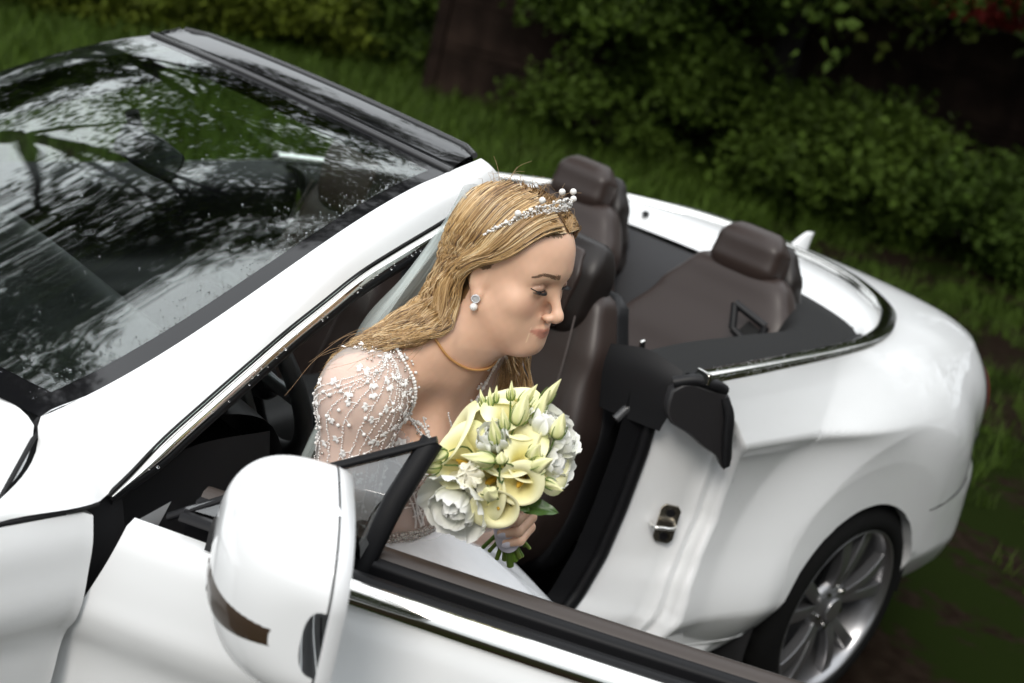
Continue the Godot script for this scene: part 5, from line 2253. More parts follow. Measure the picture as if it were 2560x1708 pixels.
func lace(who: Node3D) -> void:
	var silk := mat(0.80, 0.78, 0.76, 0.55)
	var pearl := mat(0.78, 0.76, 0.73, 0.16, 0.0, {"clearcoat_enabled": true})
	var glass := mat(0.55, 0.52, 0.48, 0.10, 0.85)
	var cords := MB.new()
	var pearls := MB.new()
	var stones := MB.new()
	var leaves := MB.new()
	var R := V(1.062, 1.072, 0.842)
	var eR := V(1.045, 0.810, 0.875)
	var lift := 0.0050
	# sprays falling from the shoulder down the sleeve
	for i in 11:
		var a := lerpf(-2.5, 0.75, i / 10.0)
		var pts := PackedVector3Array()
		var steps := 16
		var ln: float = [0.8, 1.0, 0.85, 1.05, 0.7, 1.0, 0.8, 0.95, 0.65, 0.9, 0.7][i]
		for k in steps:
			var t := k / float(steps - 1) * ln
			var ax := (R + V(0.012, 0.052, 0.0)).lerp(eR, t * 0.98)
			var th := a * sst(-0.1, 0.35, t) + 0.10 * sin(t * 9.0 + i)
			var rad := V(sin(th), 0, cos(th))
			pts.append(on_skin(ax + rad * 0.058 * sst(-0.2, 0.25, t) + V(0, 0.004, 0), lift))
		var sp := spl(pts, 60)
		bead_row(cords, sp, 0.0014, 0.0030, 0.0010)
		for k in range(8, 58, 7):
			var p := sp[k]
			var n := grad(p)
			var tn := (sp[k + 1] - sp[k - 1]).normalized()
			var sg := 1.0 if (k / 7 + i) % 2 == 0 else -1.0
			var d := (tn * 0.7 + n.cross(tn) * sg).normalized()
			var e := on_skin(p + d * 0.010, lift)
			cords.tube(PackedVector3Array([p, e]), 0.0008, 4, false)
			if (k + i) % 3 != 0:
				for z in 3:
					var dd := d.rotated(n, lerpf(-1.0, 1.0, z / 2.0))
					petal_flat(leaves, e, n, dd, 0.0085, 0.0062)
			else:
				pearls.ball(on_skin(e, lift + 0.002), Vector3.ONE * 0.0030, 10)
	# loose pearls and stones on the sleeve
	for i in 60:
		var t := rr(0.12, 0.9)
		var th := rr(-2.4, 0.9)
		var p := on_skin((R + V(0, 0.05, 0)).lerp(eR, t) + V(sin(th), 0, cos(th)) * 0.06, lift + 0.001)
		if i % 3 == 0:
			stones.ball(p, Vector3.ONE * 0.0026, 6)
		else:
			pearls.ball(p, Vector3.ONE * rr(0.0022, 0.0032), 10)
	# dense cluster on top of the shoulder
	for i in 70:
		var p := on_skin(R + V(rr(-0.03, 0.045), 0.055, rr(-0.03, 0.04)), lift)
		if i % 2 == 0:
			petal_flat(leaves, p, grad(p), (V(rr(-1, 1), rr(-1, 0.2), rr(-1, 1))).normalized(), 0.009, 0.005)
		else:
			stones.ball(p, Vector3.ONE * 0.0019, 6)
	# neckline edges
	for sg in [-1.0, 1.0]:
		var edge := PackedVector3Array()
		for k in 26:
			var up := lerpf(0.03, -0.215, k / 25.0)
			var x: float = tab([-0.36, -0.19, -0.10, -0.03, 0.02, 0.06], [0.0, 0.045, 0.085, 0.112, 0.135, 0.145], up)
			var p = V(1.232, 1.125 + up, 0.85) + V(0.966, 0, -0.257) * (sg * x - 0.012) + V(0.2, 0, 0.9) * 0.06
			var q := on_skin(p, lift + 0.001)
			for z in 3:
				q.y = 1.125 + up
				q = on_skin(q, lift + 0.001)
			edge.append(q)
		var es := spl(edge, 60)
		cords.tube(es, 0.0011, 5)
		for k in 60:
			var n := grad(es[k])
			pearls.ball(es[k] + n * 0.001, Vector3.ONE * rr(0.0020, 0.0040), 10)
			if k % 2 == 0:
				var w := on_skin(es[k] + V(-sg * rr(0.002, 0.022), rr(-0.012, 0.012), 0.0), 0.003)
				pearls.ball(w, Vector3.ONE * rr(0.0018, 0.0030), 10)
			var w2 := on_skin(es[k] + V(sg * rr(0.0, 0.016), rr(-0.01, 0.01), 0.0), lift)
			stones.ball(w2, Vector3.ONE * 0.0020, 6)
	# branches rising from the waist over the bodice
	for i in 15:
		var f := lerpf(-1.0, 1.0, i / 14.0)
		var base := V(1.325, 0.765, 0.675) + V(0.966, 0, -0.257) * f * 0.06 + V(0.257, 0, 0.966) * 0.09
		var top := V(1.235, lerpf(0.93, 1.03, rr(0, 1)), 0.80) + V(0.966, 0, -0.257) * f * 0.15 + V(0.257, 0, 0.966) * 0.08
		var pts := PackedVector3Array()
		for k in 12:
			var t := k / 11.0
			pts.append(on_skin(base.lerp(top, t) + V(0.966, 0, -0.257) * 0.012 * sin(t * 7.0 + i * 1.7), lift))
		var sp := spl(pts, 40)
		cords.tube(sp, tapers(40, 0.0019, 0.0009), 5)
		bead_row(cords, sp, 0.0017, 0.005, 0.0012)
		for k in range(4, 38, 4):
			if not in_bodice(sp[k]):
				continue
			var n := grad(sp[k])
			var tn := (sp[k + 1] - sp[k - 1]).normalized()
			var sg := 1.0 if (k / 4 + i) % 2 == 0 else -1.0
			var d := (tn * 0.8 + n.cross(tn) * sg).normalized()
			cords.tube(PackedVector3Array([sp[k], on_skin(sp[k] + d * 0.012, lift)]), 0.0007, 4, false)
			petal_flat(leaves, on_skin(sp[k] + d * 0.010, lift), n, d, 0.010, 0.006)
	# flowers on the bodice
	for q in [V(1.125, 1.03, 0.93), V(1.135, 0.985, 0.935), V(1.16, 0.93, 0.93), V(1.20, 0.96, 0.93), V(1.215, 0.88, 0.86), V(1.11, 0.985, 0.92), V(1.35, 0.95, 0.87)]:
		var fl := MB.new()
		var p := on_skin(q, lift + 0.001)
		var n := grad(p)
		var d0 := n.cross(Vector3.UP).normalized()
		for z in 6:
			petal_flat(fl, p, n, d0.rotated(n, TAU * z / 6.0), 0.0125, 0.0095)
		fl.ball(p + n * 0.002, Vector3.ONE * 0.0030, 10)
		part("lace_flower", fl, silk, who)
	# jewelled belt
	for row in 5:
		var ring := PackedVector3Array()
		for k in 60:
			var a := TAU * k / 60.0
			ring.append(on_skin(V(1.320, 0.744 + row * 0.0065, 0.676) + V(0.966, 0, -0.257) * cos(a) * 0.13 + V(0.257, 0, 0.966) * sin(a) * 0.10 + V(0, -0.014 * sin(a), 0), 0.006))
		ring.append(ring[0])
		bead_row(stones if row % 2 == 0 else pearls, ring, 0.0030 if row == 2 else 0.0023, 0.0062, 0.0012)
	var st := part("bead_embroidery", cords, silk, who)
	st.set_meta("kind", "stuff")
	var o2 := part("lace_leaves", leaves, silk, who)
	o2.set_meta("kind", "stuff")
	var o3 := part("sewn_pearls", pearls, pearl, who)
	o3.set_meta("kind", "stuff")
	var o4 := part("sewn_crystals", stones, glass, who)
	o4.set_meta("kind", "stuff")

func jewels() -> void:
	var pearl := mat(0.80, 0.78, 0.75, 0.14, 0.0, {"clearcoat_enabled": true})
	var silver := mat(0.75, 0.74, 0.72, 0.14, 1.0)
	# tiara
	var t := node("tiara", self, H(0, 0.119, 0.02))
	tag(t, "silver tiara set with white pearls on her blonde hair", "tiara")
	var arc := func(u: float, h: float) -> Vector3:
		var a := u * PI / 2
		return H(0.0815 * sin(a) + h * 0.45 * sin(a), 0.048 + 0.064 * cos(a) + h * (0.55 + 0.45 * cos(a)), -0.018 + 0.066 * cos(a) - h * 0.05) - t.position
	var band := MB.new()
	var l1 := PackedVector3Array()
	var l2 := PackedVector3Array()
	for i in 50:
		var u := lerpf(-0.99, 0.99, i / 49.0)
		l1.append(arc.call(u, 0.0))
		l2.append(arc.call(u, 0.004 + 0.011 * pow(cos(u * PI / 2), 0.4)))
	band.tube(l1, 0.0011, 6)
	band.tube(l2, 0.0009, 6)
	part("band", band, silver, t)
	var beads := MB.new()
	for i in 110:
		var u := lerpf(-0.98, 0.98, i / 109.0)
		var top := 0.005 + 0.016 * pow(cos(u * PI / 2), 0.4)
		for k in 3:
			beads.ball(arc.call(u + rr(-0.006, 0.006), top * rr(0.0, 1.0)) + V(rr(-1, 1), rr(-1, 1), rr(-1, 1)) * 0.0012, Vector3.ONE * rr(0.0013, 0.0024), 8)
	var bo := part("small_pearls", beads, pearl, t)
	bo.set_meta("kind", "stuff")
	var st := MB.new()
	for i in 70:
		var u := lerpf(-0.98, 0.98, i / 69.0)
		st.ball(arc.call(u, rr(0.0, 0.016) * pow(cos(u * PI / 2), 0.4)), Vector3.ONE * 0.0018, 6)
	var so := part("crystals", st, silver, t)
	so.set_meta("kind", "stuff")
	for q in [[-0.60, 0.020], [-0.34, 0.027], [-0.08, 0.032], [0.18, 0.032], [0.42, 0.027], [0.64, 0.020]]:
		var pb := MB.new()
		pb.ball(arc.call(q[0], q[1]), Vector3.ONE * 0.0052, 16)
		part("pearl", pb, pearl, t)
	# earring
	var lobe := H(-0.0775, -0.0445, -0.001)
	var e := node("earring", self, lobe)
	tag(e, "round crystal earring with a hanging pearl in her right ear", "earring")
	var xb := head_b * Basis(Vector3.UP, -PI / 2 + 0.5)
	var disc := MB.new()
	var rows := []
	for q in [[0.0070, -0.001], [0.0072, 0.001], [0.0062, 0.0022], [0.0045, 0.0016], [0.0, 0.0022]]:
		var r := PackedVector3Array()
		for k in 25:
			r.append(xb * V(cos(TAU * k / 24) * q[0], sin(TAU * k / 24) * q[0], q[1] + 0.002))
		rows.append(r)
	disc.grid(flip(rows), true)
	for k in 16:
		disc.ball(xb * V(cos(TAU * k / 16) * 0.0058, sin(TAU * k / 16) * 0.0058, 0.004), Vector3.ONE * 0.0011, 6)
	part("crystal_disc", disc, mat(0.70, 0.70, 0.72, 0.15, 0.35), e)
	var dp := MB.new()
	dp.ball(xb * V(0, 0, 0.003) + V(0, -0.0128, 0), Vector3.ONE * 0.0062, 18)
	part("pearl", dp, pearl, e)
	# necklace: a fine golden cord resting on the collar bones
	var n := node("necklace", self, V(1.236, 1.10, 0.86))
	tag(n, "thin woven gold cord necklace round her neck", "necklace")
	var ring := PackedVector3Array()
	for k in 80:
		var a := TAU * k / 80.0
		var c := V(1.232, 1.122, 0.835)
		var p := c + V(0.966, -0.02, -0.257) * cos(a) * 0.066 + V(0.235, -0.30, 0.92) * sin(a) * 0.075
		p.y += 0.022 * cos(a) * cos(a) - 0.008
		ring.append(on_skin(p, 0.0022) - n.position)
	ring.append(ring[0])
	ring.append(ring[1])
	var nb := MB.new()
	nb.tube(ring, 0.0021, 8, false)
	part("cord", nb, mat(0.62, 0.33, 0.12, 0.45, 0.2), n)
# ================================================================= bouquet and bag

var bq: Node3D
var bq_r := V(0.716, 0.234, 0.658)
var bq_u := V(0.042, 0.926, -0.374)
var bq_f := V(-0.697, 0.296, 0.654)

# a place in the bouquet: right, up and forward of its middle, in hundredths of a metre
func bp(x: float, y: float, z: float) -> Vector3:
	return bq_c + (bq_r * x + bq_u * y + bq_f * z) * 0.01

func flower_basis(axis: Vector3, tip: Vector3) -> Basis:
	var z := axis.normalized()
	var y := (tip - z * tip.dot(z)).normalized()
	return Basis(y.cross(z), y, z)

# calla: a rolled spathe that opens along z, its pointed lip towards y
func calla(at: Vector3, axis: Vector3, tip: Vector3, s: float, open := 1.0) -> void:
	var bs := flower_basis(axis, tip)
	var rows := []
	var cols := []
	var nv := 26
	var nu := 49
	for i in nv:
		var v := i / float(nv - 1)
		var r := PackedVector3Array()
		var cr := []
		for j in nu:
			var u := lerpf(-1.12, 1.12, j / float(nu - 1)) * PI
			var lip := pow(0.5 + 0.5 * cos(u), 1.6)
			var rad := s * (0.07 + 0.16 * pow(v, 0.8) + open * (0.20 + 0.20 * lip) * pow(v, 2.6))
			rad *= 1.0 + 0.05 * (absf(u) / PI - 0.5)
			var z := s * (1.05 * v + 0.10 * lip * v - open * (0.16 + 0.10 * lip) * pow(v, 7.0) * 1.3)
			rad += s * 0.13 * pow(maxf(cos(u * 0.5), 0.0), 14.0) * pow(v, 5.0)
			var p := V(sin(u) * rad, cos(u) * rad, z - s)
			p.x += s * 0.012 * sin(u * 3.0 + v * 4.0) * v
			r.append(at + bs * p)
			var c := Color(0.64, 0.60, 0.15).lerp(Color(0.90, 0.84, 0.42), sst(0.05, 0.55, v)).lerp(Color(0.91, 0.87, 0.54), sst(0.6, 0.95, v))
			if v > 0.9 and lip > 0.93:
				c = c.lerp(Color(0.62, 0.66, 0.28), (v - 0.9) * 8.0 * (lip - 0.93) * 14.0)
			cr.append(c)
		rows.append(r)
		cols.append(cr)
	var b := MB.new()
	b.grid(rows, false, cols)
	var o := part("calla_flower", b, MAT.petal, bq)
	var sp := MB.new()
	sp.tube(spl([at + bs * V(0, 0, -s * 0.75), at + bs * V(0, 0.01 * s, -s * 0.4), at + bs * V(0, 0.03 * s, -s * 0.08)], 12), [0.004, 0.0042, 0.0044, 0.0045, 0.0045, 0.0045, 0.0044, 0.0043, 0.004, 0.0035, 0.0027, 0.001], 10)
	part("spadix", sp, mat(0.62, 0.36, 0.035, 0.7), o)

# one cupped petal with a frilled edge
func petal(b: MB, at: Vector3, bs: Basis, l: float, w: float, cup: float, frill: float, seed_: float, c0: Color, c1: Color) -> void:
	var rows := []
	var cols := []
	for i in 11:
		var v := i / 10.0
		var r := PackedVector3Array()
		var cr := []
		for j in 13:
			var u := lerpf(-1.0, 1.0, j / 12.0)
			var hw: float = w * (0.16 + 0.84 * sin(minf(v * 1.05, 1.0) * PI * 0.56)) * (1.0 - 0.25 * pow(v, 6.0))
			var end := 1.0 - 0.16 * u * u * v
			var a := cup * v * 1.0
			var z := l * v * end
			var p := V(u * hw, sin(a) * z * 0.75 + 0.35 * w * u * u * cup * 0.5 - 0.0, cos(a) * z)
			p.y += frill * pow(v, 2.0) * sin(u * 7.0 + seed_) + frill * 0.6 * pow(v, 3.0) * sin(u * 13.0 + seed_ * 2.1)
			r.append(at + bs * p)
			cr.append(c0.lerp(c1, v))
		rows.append(r)
		cols.append(cr)
	b.grid(rows, false, cols)

# lisianthus: whorls of frilled petals round z
func lisianthus(at: Vector3, axis: Vector3, s: float, open: float, warm: Color) -> void:
	var bs := flower_basis(axis, V(0.1, 1, 0.2))
	var o := MB.new()
	var n := [3, 4, 5, 6]
	for k in 4:
		for i in n[k]:
			var a = TAU * (i + 0.37 * k) / n[k] + rr(-0.15, 0.15)
			var tilt: float = lerpf(0.12, 0.40 + open * 0.85, k / 3.0) + rr(-0.06, 0.06)
			# petal axis leaves the flower axis by tilt; petal "y" bends inwards
			var dir := bs * V(sin(a) * sin(tilt), cos(a) * sin(tilt), cos(tilt))
			var inn := bs * V(-sin(a) * cos(tilt), -cos(a) * cos(tilt), sin(tilt))
			var pb := Basis(inn.cross(dir), inn, dir)
			petal(o, at - bs.z * s * 0.75 + bs * V(sin(a), cos(a), 0) * s * 0.06 * k, pb, s * (0.82 + 0.10 * k), s * (0.30 + 0.09 * k), 0.75 - 0.28 * open * k / 3.0, s * (0.025 + 0.035 * open * k / 3.0), rr(0, 6), warm * Color(0.92, 0.94, 0.72), warm)
	part("lisianthus_flower", o, MAT.petal, bq)

# a closed, twisted bud
func bud(at: Vector3, axis: Vector3, l: float, w: float, green: float) -> void:
	var bs := flower_basis(axis, V(0.3, 1, 0.1))
	var rows := []
	var cols := []
	for i in 22:
		var v := i / 21.0
		var rad := w * pow(sin(PI * pow(v, 0.62)), 0.75) * (1.0 - 0.45 * v) * 1.25
		var r := PackedVector3Array()
		var cr := []
		for j in 25:
			var u := TAU * j / 24.0
			var tw := sin(u * 4.0 + v * 5.5)
			var q := rad * (1.0 + 0.14 * tw * sst(0.05, 0.4, v))
			r.append(at + bs * V(cos(u) * q, sin(u) * q, (v - 0.35) * l))
			cr.append(Color(0.80, 0.77, 0.44).lerp(Color(0.38, 0.44, 0.10), clampf(green * (0.55 - 0.5 * tw) + (0.5 - v) * 0.9 * green, 0.0, 1.0)))
		rows.append(r)
		cols.append(cr)
	var b := MB.new()
	b.grid(flip(rows), true, flip(cols))
	# sepals
	b.col = Color(0.13, 0.20, 0.04)
	for k in 5:
		var u := TAU * k / 5.0
		var pts := PackedVector3Array()
		for i in 8:
			var v := i / 7.0
			var rad: float = w * pow(sin(PI * pow(clampf(v * 0.55, 0.001, 1.0), 0.62)), 0.75) * 1.25 + 0.0012
			pts.append(at + bs * V(cos(u) * rad, sin(u) * rad, (v * 0.55 - 0.35) * l))
		b.tube(pts, tapers(8, 0.0016, 0.0003), 5, false)
	part("bud", b, MAT.petal, bq)

func leaf(a: Vector3, e: Vector3, w: float, n: Vector3, droop: float) -> void:
	var d := e - a
	var s := d.cross(n).normalized()
	var rows := []
	for j in 9:
		var u := lerpf(-1.0, 1.0, j / 8.0)
		var r := PackedVector3Array()
		for i in 15:
			var t := i / 14.0
			var hw := w * pow(sin(PI * pow(t, 0.8)), 0.8)
			r.append(a + d * t + s * u * hw + n * (droop * sin(PI * t) - 0.25 * hw * absf(u) * -1.0 + 0.0012 * sin(t * 20.0) * u) - n * (0.0016 if j == 4 else 0.0))
		rows.append(r)
	var b := MB.new()
	b.grid(rows)
	part("leaf", b, mat(0.045, 0.095, 0.022, 0.35, 0.0, {"cull_mode": BaseMaterial3D.CULL_DISABLED, "backlight_enabled": true, "backlight": Color(0.25, 0.3, 0.05)}), bq)

func build_bouquet() -> void:
	MAT.petal = mat(1, 1, 1, 0.5, 0.0, {"vertex_color_use_as_albedo": true, "cull_mode": BaseMaterial3D.CULL_DISABLED, "backlight_enabled": true, "backlight": Color(0.30, 0.29, 0.24)})
	bq = node("bouquet", self)
	tag(bq, "hand-held wedding bouquet of cream callas and white lisianthus with cut green stems", "bouquet")
	# callas: place, opening direction (right, up, forward), lip direction, size
	var cs := [
		[2.7, -4.3, 7.2, V(-0.25, -0.30, 0.92), V(0.65, 0.75, 0), 0.066, 0.85],
		[0.5, -7.3, 6.4, V(-0.12, -0.42, 0.90), V(-0.95, -0.3, 0), 0.066, 0.85],
		[8.4, 0.2, 4.2, V(0.80, 0.02, 0.60), V(0.7, -0.7, 0.1), 0.085, 0.95],
		[1.0, 1.2, 5.6, V(-0.15, 0.55, 0.80), V(0.85, 0.5, 0.2), 0.092, 0.85],
		[-0.6, 6.4, 1.2, V(-0.35, 0.75, 0.55), V(0.8, 0.6, 0.3), 0.100, 0.85],
		[-5.8, -0.6, 5.0, V(-0.55, 0.30, 0.78), V(0.4, 0.9, 0.2), 0.092, 0.85],
		[-7.0, 2.4, 2.2, V(-0.85, 0.45, 0.25), V(-0.2, 0.9, 0.2), 0.085, 1.0],
		[3.6, 5.2, 3.0, V(0.30, 0.75, 0.58), V(-0.6, 0.7, 0.3), 0.086, 0.8],
		[4.6, -0.8, 6.2, V(0.35, 0.35, 0.85), V(-0.3, 0.9, 0.2), 0.07, 0.7],
		[-2.2, -4.0, 5.6, V(-0.55, -0.2, 0.8), V(-0.3, -0.8, 0.4), 0.075, 0.9],
		[-1.0, 3.6, -4.0, V(-0.3, 0.7, -0.6), V(0, 0.6, 0.8), 0.09, 1.0],
		[6.0, 3.4, -3.0, V(0.7, 0.5, -0.4), V(0, 0.6, 0.8), 0.09, 1.0]]
	for c in cs:
		calla(bp(c[0], c[1], c[2]), bq_r * c[3].x + bq_u * c[3].y + bq_f * c[3].z, bq_r * c[4].x + bq_u * c[4].y + bq_f * c[4].z, c[5], c[6])
	var white := Color(0.83, 0.83, 0.80)
	var cream := Color(0.84, 0.80, 0.66)
	var ls := [
		[7.2, 5.0, 3.6, V(0.45, 0.72, 0.5), 0.042, 0.45, white],
		[-3.4, -2.2, 7.6, V(-0.25, 0.25, 0.92), 0.036, 0.05, cream],
		[-6.2, -7.6, 5.2, V(-0.5, -0.55, 0.68), 0.055, 1.0, white],
		[-0.4, 2.9, 6.2, V(-0.2, 0.6, 0.75), 0.040, 0.4, white],
		[9.2, -1.2, 1.2, V(0.85, -0.1, 0.4), 0.048, 0.7, white],
		[9.8, 2.6, 1.6, V(0.85, 0.4, 0.3), 0.042, 0.7, white],
		[-3.8, -5.2, 3.4, V(-0.5, -0.5, 0.6), 0.048, 0.6, cream],
		[2.0, 2.0, 0.0, V(0, 0.9, 0.3), 0.05, 0.6, white]]
	for q in ls:
		lisianthus(bp(q[0], q[1], q[2]), bq_r * q[3].x + bq_u * q[3].y + bq_f * q[3].z, q[4], q[5], q[6])
	var neck := fist + stem_a * 0.045
	var bs := [
		[2.1, 8.3, 3.0, V(0.05, 1, 0.1), 0.034, 0.0052, 1.0], [4.2, 7.7, 3.2, V(0.62, 0.78, 0.1), 0.046, 0.0075, 0.6],
		[7.2, 8.0, 2.6, V(0.6, 0.8, 0.1), 0.055, 0.0080, 0.5], [5.9, 6.2, 3.6, V(0.45, 0.88, 0.2), 0.060, 0.0105, 0.5],
		[3.3, 5.7, 4.6, V(0.35, 0.9, 0.2), 0.060, 0.0125, 0.45], [0.0, 3.0, 7.6, V(-0.15, 0.95, 0.3), 0.050, 0.0090, 0.8],
		[1.2, 4.6, 6.4, V(-0.1, 0.95, 0.2), 0.040, 0.0070, 0.7], [-1.6, -0.1, 8.6, V(-0.98, 0.2, 0.2), 0.058, 0.0115, 0.55],
		[0.8, -0.1, 8.6, V(0.1, 0.95, 0.4), 0.022, 0.0085, 0.5], [5.9, -0.9, 7.8, V(0.6, 0.3, 0.5), 0.045, 0.0120, 0.55],
		[5.2, 0.6, 7.0, V(0.3, 0.5, 0.6), 0.040, 0.0105, 0.5], [8.4, 3.6, 5.0, V(0.3, 0.85, 0.3), 0.046, 0.0125, 0.5],
		[7.4, -3.7, 6.2, V(0.9, -0.45, 0.2), 0.036, 0.0072, 0.6], [-9.0, -1.2, 4.6, V(-0.95, 0.05, 0.2), 0.062, 0.0140, 0.7],
		[-7.6, 0.1, 5.6, V(-0.8, -0.3, 0.2), 0.045, 0.0095, 0.7], [-0.6, -4.6, 8.8, V(-0.1, 0.3, 0.95), 0.034, 0.0118, 0.25],
		[-1.8, 7.2, 1.0, V(-0.2, 0.95, 0), 0.032, 0.0045, 1.0], [-0.8, 7.3, 1.6, V(0, 1, 0), 0.034, 0.0050, 0.9], [0.0, 7.8, 1.4, V(0.1, 1, 0), 0.030, 0.0045, 1.0]]
	var green := mat(0.075, 0.13, 0.022, 0.45)
	for q in bs:
		var at := bp(q[0], q[1], q[2])
		var ax: Vector3 = (bq_r * q[3].x + bq_u * q[3].y + bq_f * q[3].z).normalized()
		bud(at, ax, q[4] * 0.82, q[5] * 0.80, q[6] * 0.8)
		var st := MB.new()
		var a0 = at - ax * q[4] * 0.34
		st.tube(spl([a0, a0 - ax * 0.018, a0.lerp(neck, 0.5) - ax * 0.008, neck], 16), 0.0013, 6, false)
		part("bud_stalk", st, green, bq)
	leaf(bp(3.0, -7.2, 2.5), bp(8.6, -7.9, 3.4), 0.0125, (bq_u * 0.55 + bq_f * 0.8).normalized(), 0.006)
	leaf(bp(1.6, -5.6, 2.2), bp(4.6, -7.6, 4.6), 0.011, (bq_u * 0.4 + bq_f * 0.9).normalized(), 0.004)
	leaf(bp(0.5, -1.5, 5.0), bp(0.9, -3.6, 7.0), 0.006, (bq_u * 0.4 + bq_f * 0.9).normalized(), 0.002)
	# stems through the hand, cut below it
	var er := (bq_r - stem_a * bq_r.dot(stem_a)).normalized()
	var ef := er.cross(stem_a).normalized()
	var ends := [[-4.1, 0.5, -5.0], [-3.2, 1.2, -5.2], [-2.3, 1.4, -6.6], [-1.2, 1.0, -7.2], [-0.5, 1.6, -8.0], [0.3, 1.2, -7.4], [1.0, 1.4, -6.8], [1.3, 0.6, -7.3], [2.6, 0.8, -5.8], [0.6, -0.6, -7.0], [-1.6, -0.5, -6.6], [1.8, -0.4, -6.2]]
	var k := 0
	for e in ends:
		var a := TAU * k / 12.0
		var mid := fist + (er * cos(a) + ef * sin(a)) * (0.007 if k % 2 == 0 else 0.0125)
		var tail: Vector3 = fist + (er * e[0] + ef * e[1] + stem_a * e[2]) * 0.01
		var sm := MB.new()
		var rad: float = [0.0032, 0.003, 0.0034, 0.0046, 0.0054, 0.005, 0.0036, 0.0032, 0.0026, 0.004, 0.004, 0.0034][k]
		sm.tube(spl([bq_c.lerp(mid, 0.35) + (er * cos(a) + ef * sin(a)) * 0.02, mid, mid.lerp(tail, 0.45) - stem_a * 0.004, tail], 14), rad, 9)
		var so := part("stem", sm, mat(0.10 * rr(0.7, 1.2), 0.155 * rr(0.8, 1.15), 0.022, 0.4), bq)
		var cu := MB.new()
		var dd := (tail - mid).normalized()
		cu.tube(PackedVector3Array([tail, tail + dd * 0.0006]), rad * 0.85, 9)
		part("cut_end", cu, mat(0.36, 0.36, 0.14, 0.7), so)
		k += 1
	# satin wrap and its loose loop
	var rb := MB.new()
	var rp := PackedVector3Array()
	for i in 9:
		rp.append(fist + stem_a * lerpf(-0.040, 0.050, i / 8.0))
	rb.tube(rp, [0.0155, 0.0165, 0.0162, 0.0165, 0.016, 0.0165, 0.017, 0.018, 0.02], 24)
	var sat := mat(0.60, 0.58, 0.66, 0.28, 0.0, {"rim_enabled": true, "rim": 0.5})
	var wrap := part("ribbon_wrap", rb, sat, bq)
	var lp := MB.new()
	var lr := [PackedVector3Array(), PackedVector3Array()]
	for i in 30:
		var t := i / 29.0
		var an := lerpf(0.6, 3.3, t)
		var c := fist + (er * cos(an) + ef * sin(an)) * (0.0195 + 0.006 * sin(PI * t)) 
		lr[0].append(c + stem_a * (0.030 + 0.012 * cos(t * 3.0)))
		lr[1].append(c + stem_a * (-0.036 - 0.012 * sin(t * 4.0)))
	lp.grid([lr[0], lr[1]])
	part("ribbon_loop", lp, sat, wrap)

func build_bag() -> void:
	# quilted bag lying behind the front seat
	var b := node("quilted_bag", self, V(2.13, 0.55, 0.50))
	tag(b, "pale quilted leather bag on the floor behind the front seat", "bag")
	var rows := []
	var ux := V(0.55, 0.62, -0.12).normalized()
	var uz := V(0.55, -0.28, 0.55).normalized()
	var nn := uz.cross(ux).normalized()
	if nn.x > 0:
		nn = -nn
	for side in [1.0, -1.0]:
		var g := []
		for i in 41:
			var r := PackedVector3Array()
			for j in 41:
				var u := lerpf(-1, 1, j / 40.0)
				var v := lerpf(-1, 1, i / 40.0)
				var e := pow(maxf(1.0 - pow(absf(u), 6.0), 0.0), 0.5) * pow(maxf(1.0 - pow(absf(v), 6.0), 0.0), 0.5)
				var a := (u + v) * 9.0
				var c := (u - v) * 9.0
				var q := 0.006 * sqrt(absf(sin(a * 0.5 * PI / 1.5)) * absf(sin(c * 0.5 * PI / 1.5)))
				r.append(uz * u * 0.085 + ux * v * 0.11 + nn * side * (0.022 * e + q * e))
			g.append(r)
		rows.append(g)
	var m := MB.new()
	m.grid(rows[0])
	m.grid(flip(rows[1]))
	part("quilted_body", m, mat(0.40, 0.38, 0.34, 0.4), b)
	var cl := MB.new()
	cl.tube(spl([uz * -0.07 + ux * 0.112, uz * -0.05 + ux * 0.125 + nn * 0.01, uz * 0.0 + ux * 0.120 + nn * 0.014, uz * 0.05 + ux * 0.112], 14), 0.004, 8)
	part("bag_chain", cl, mat(0.35, 0.30, 0.20, 0.25, 1.0), b)
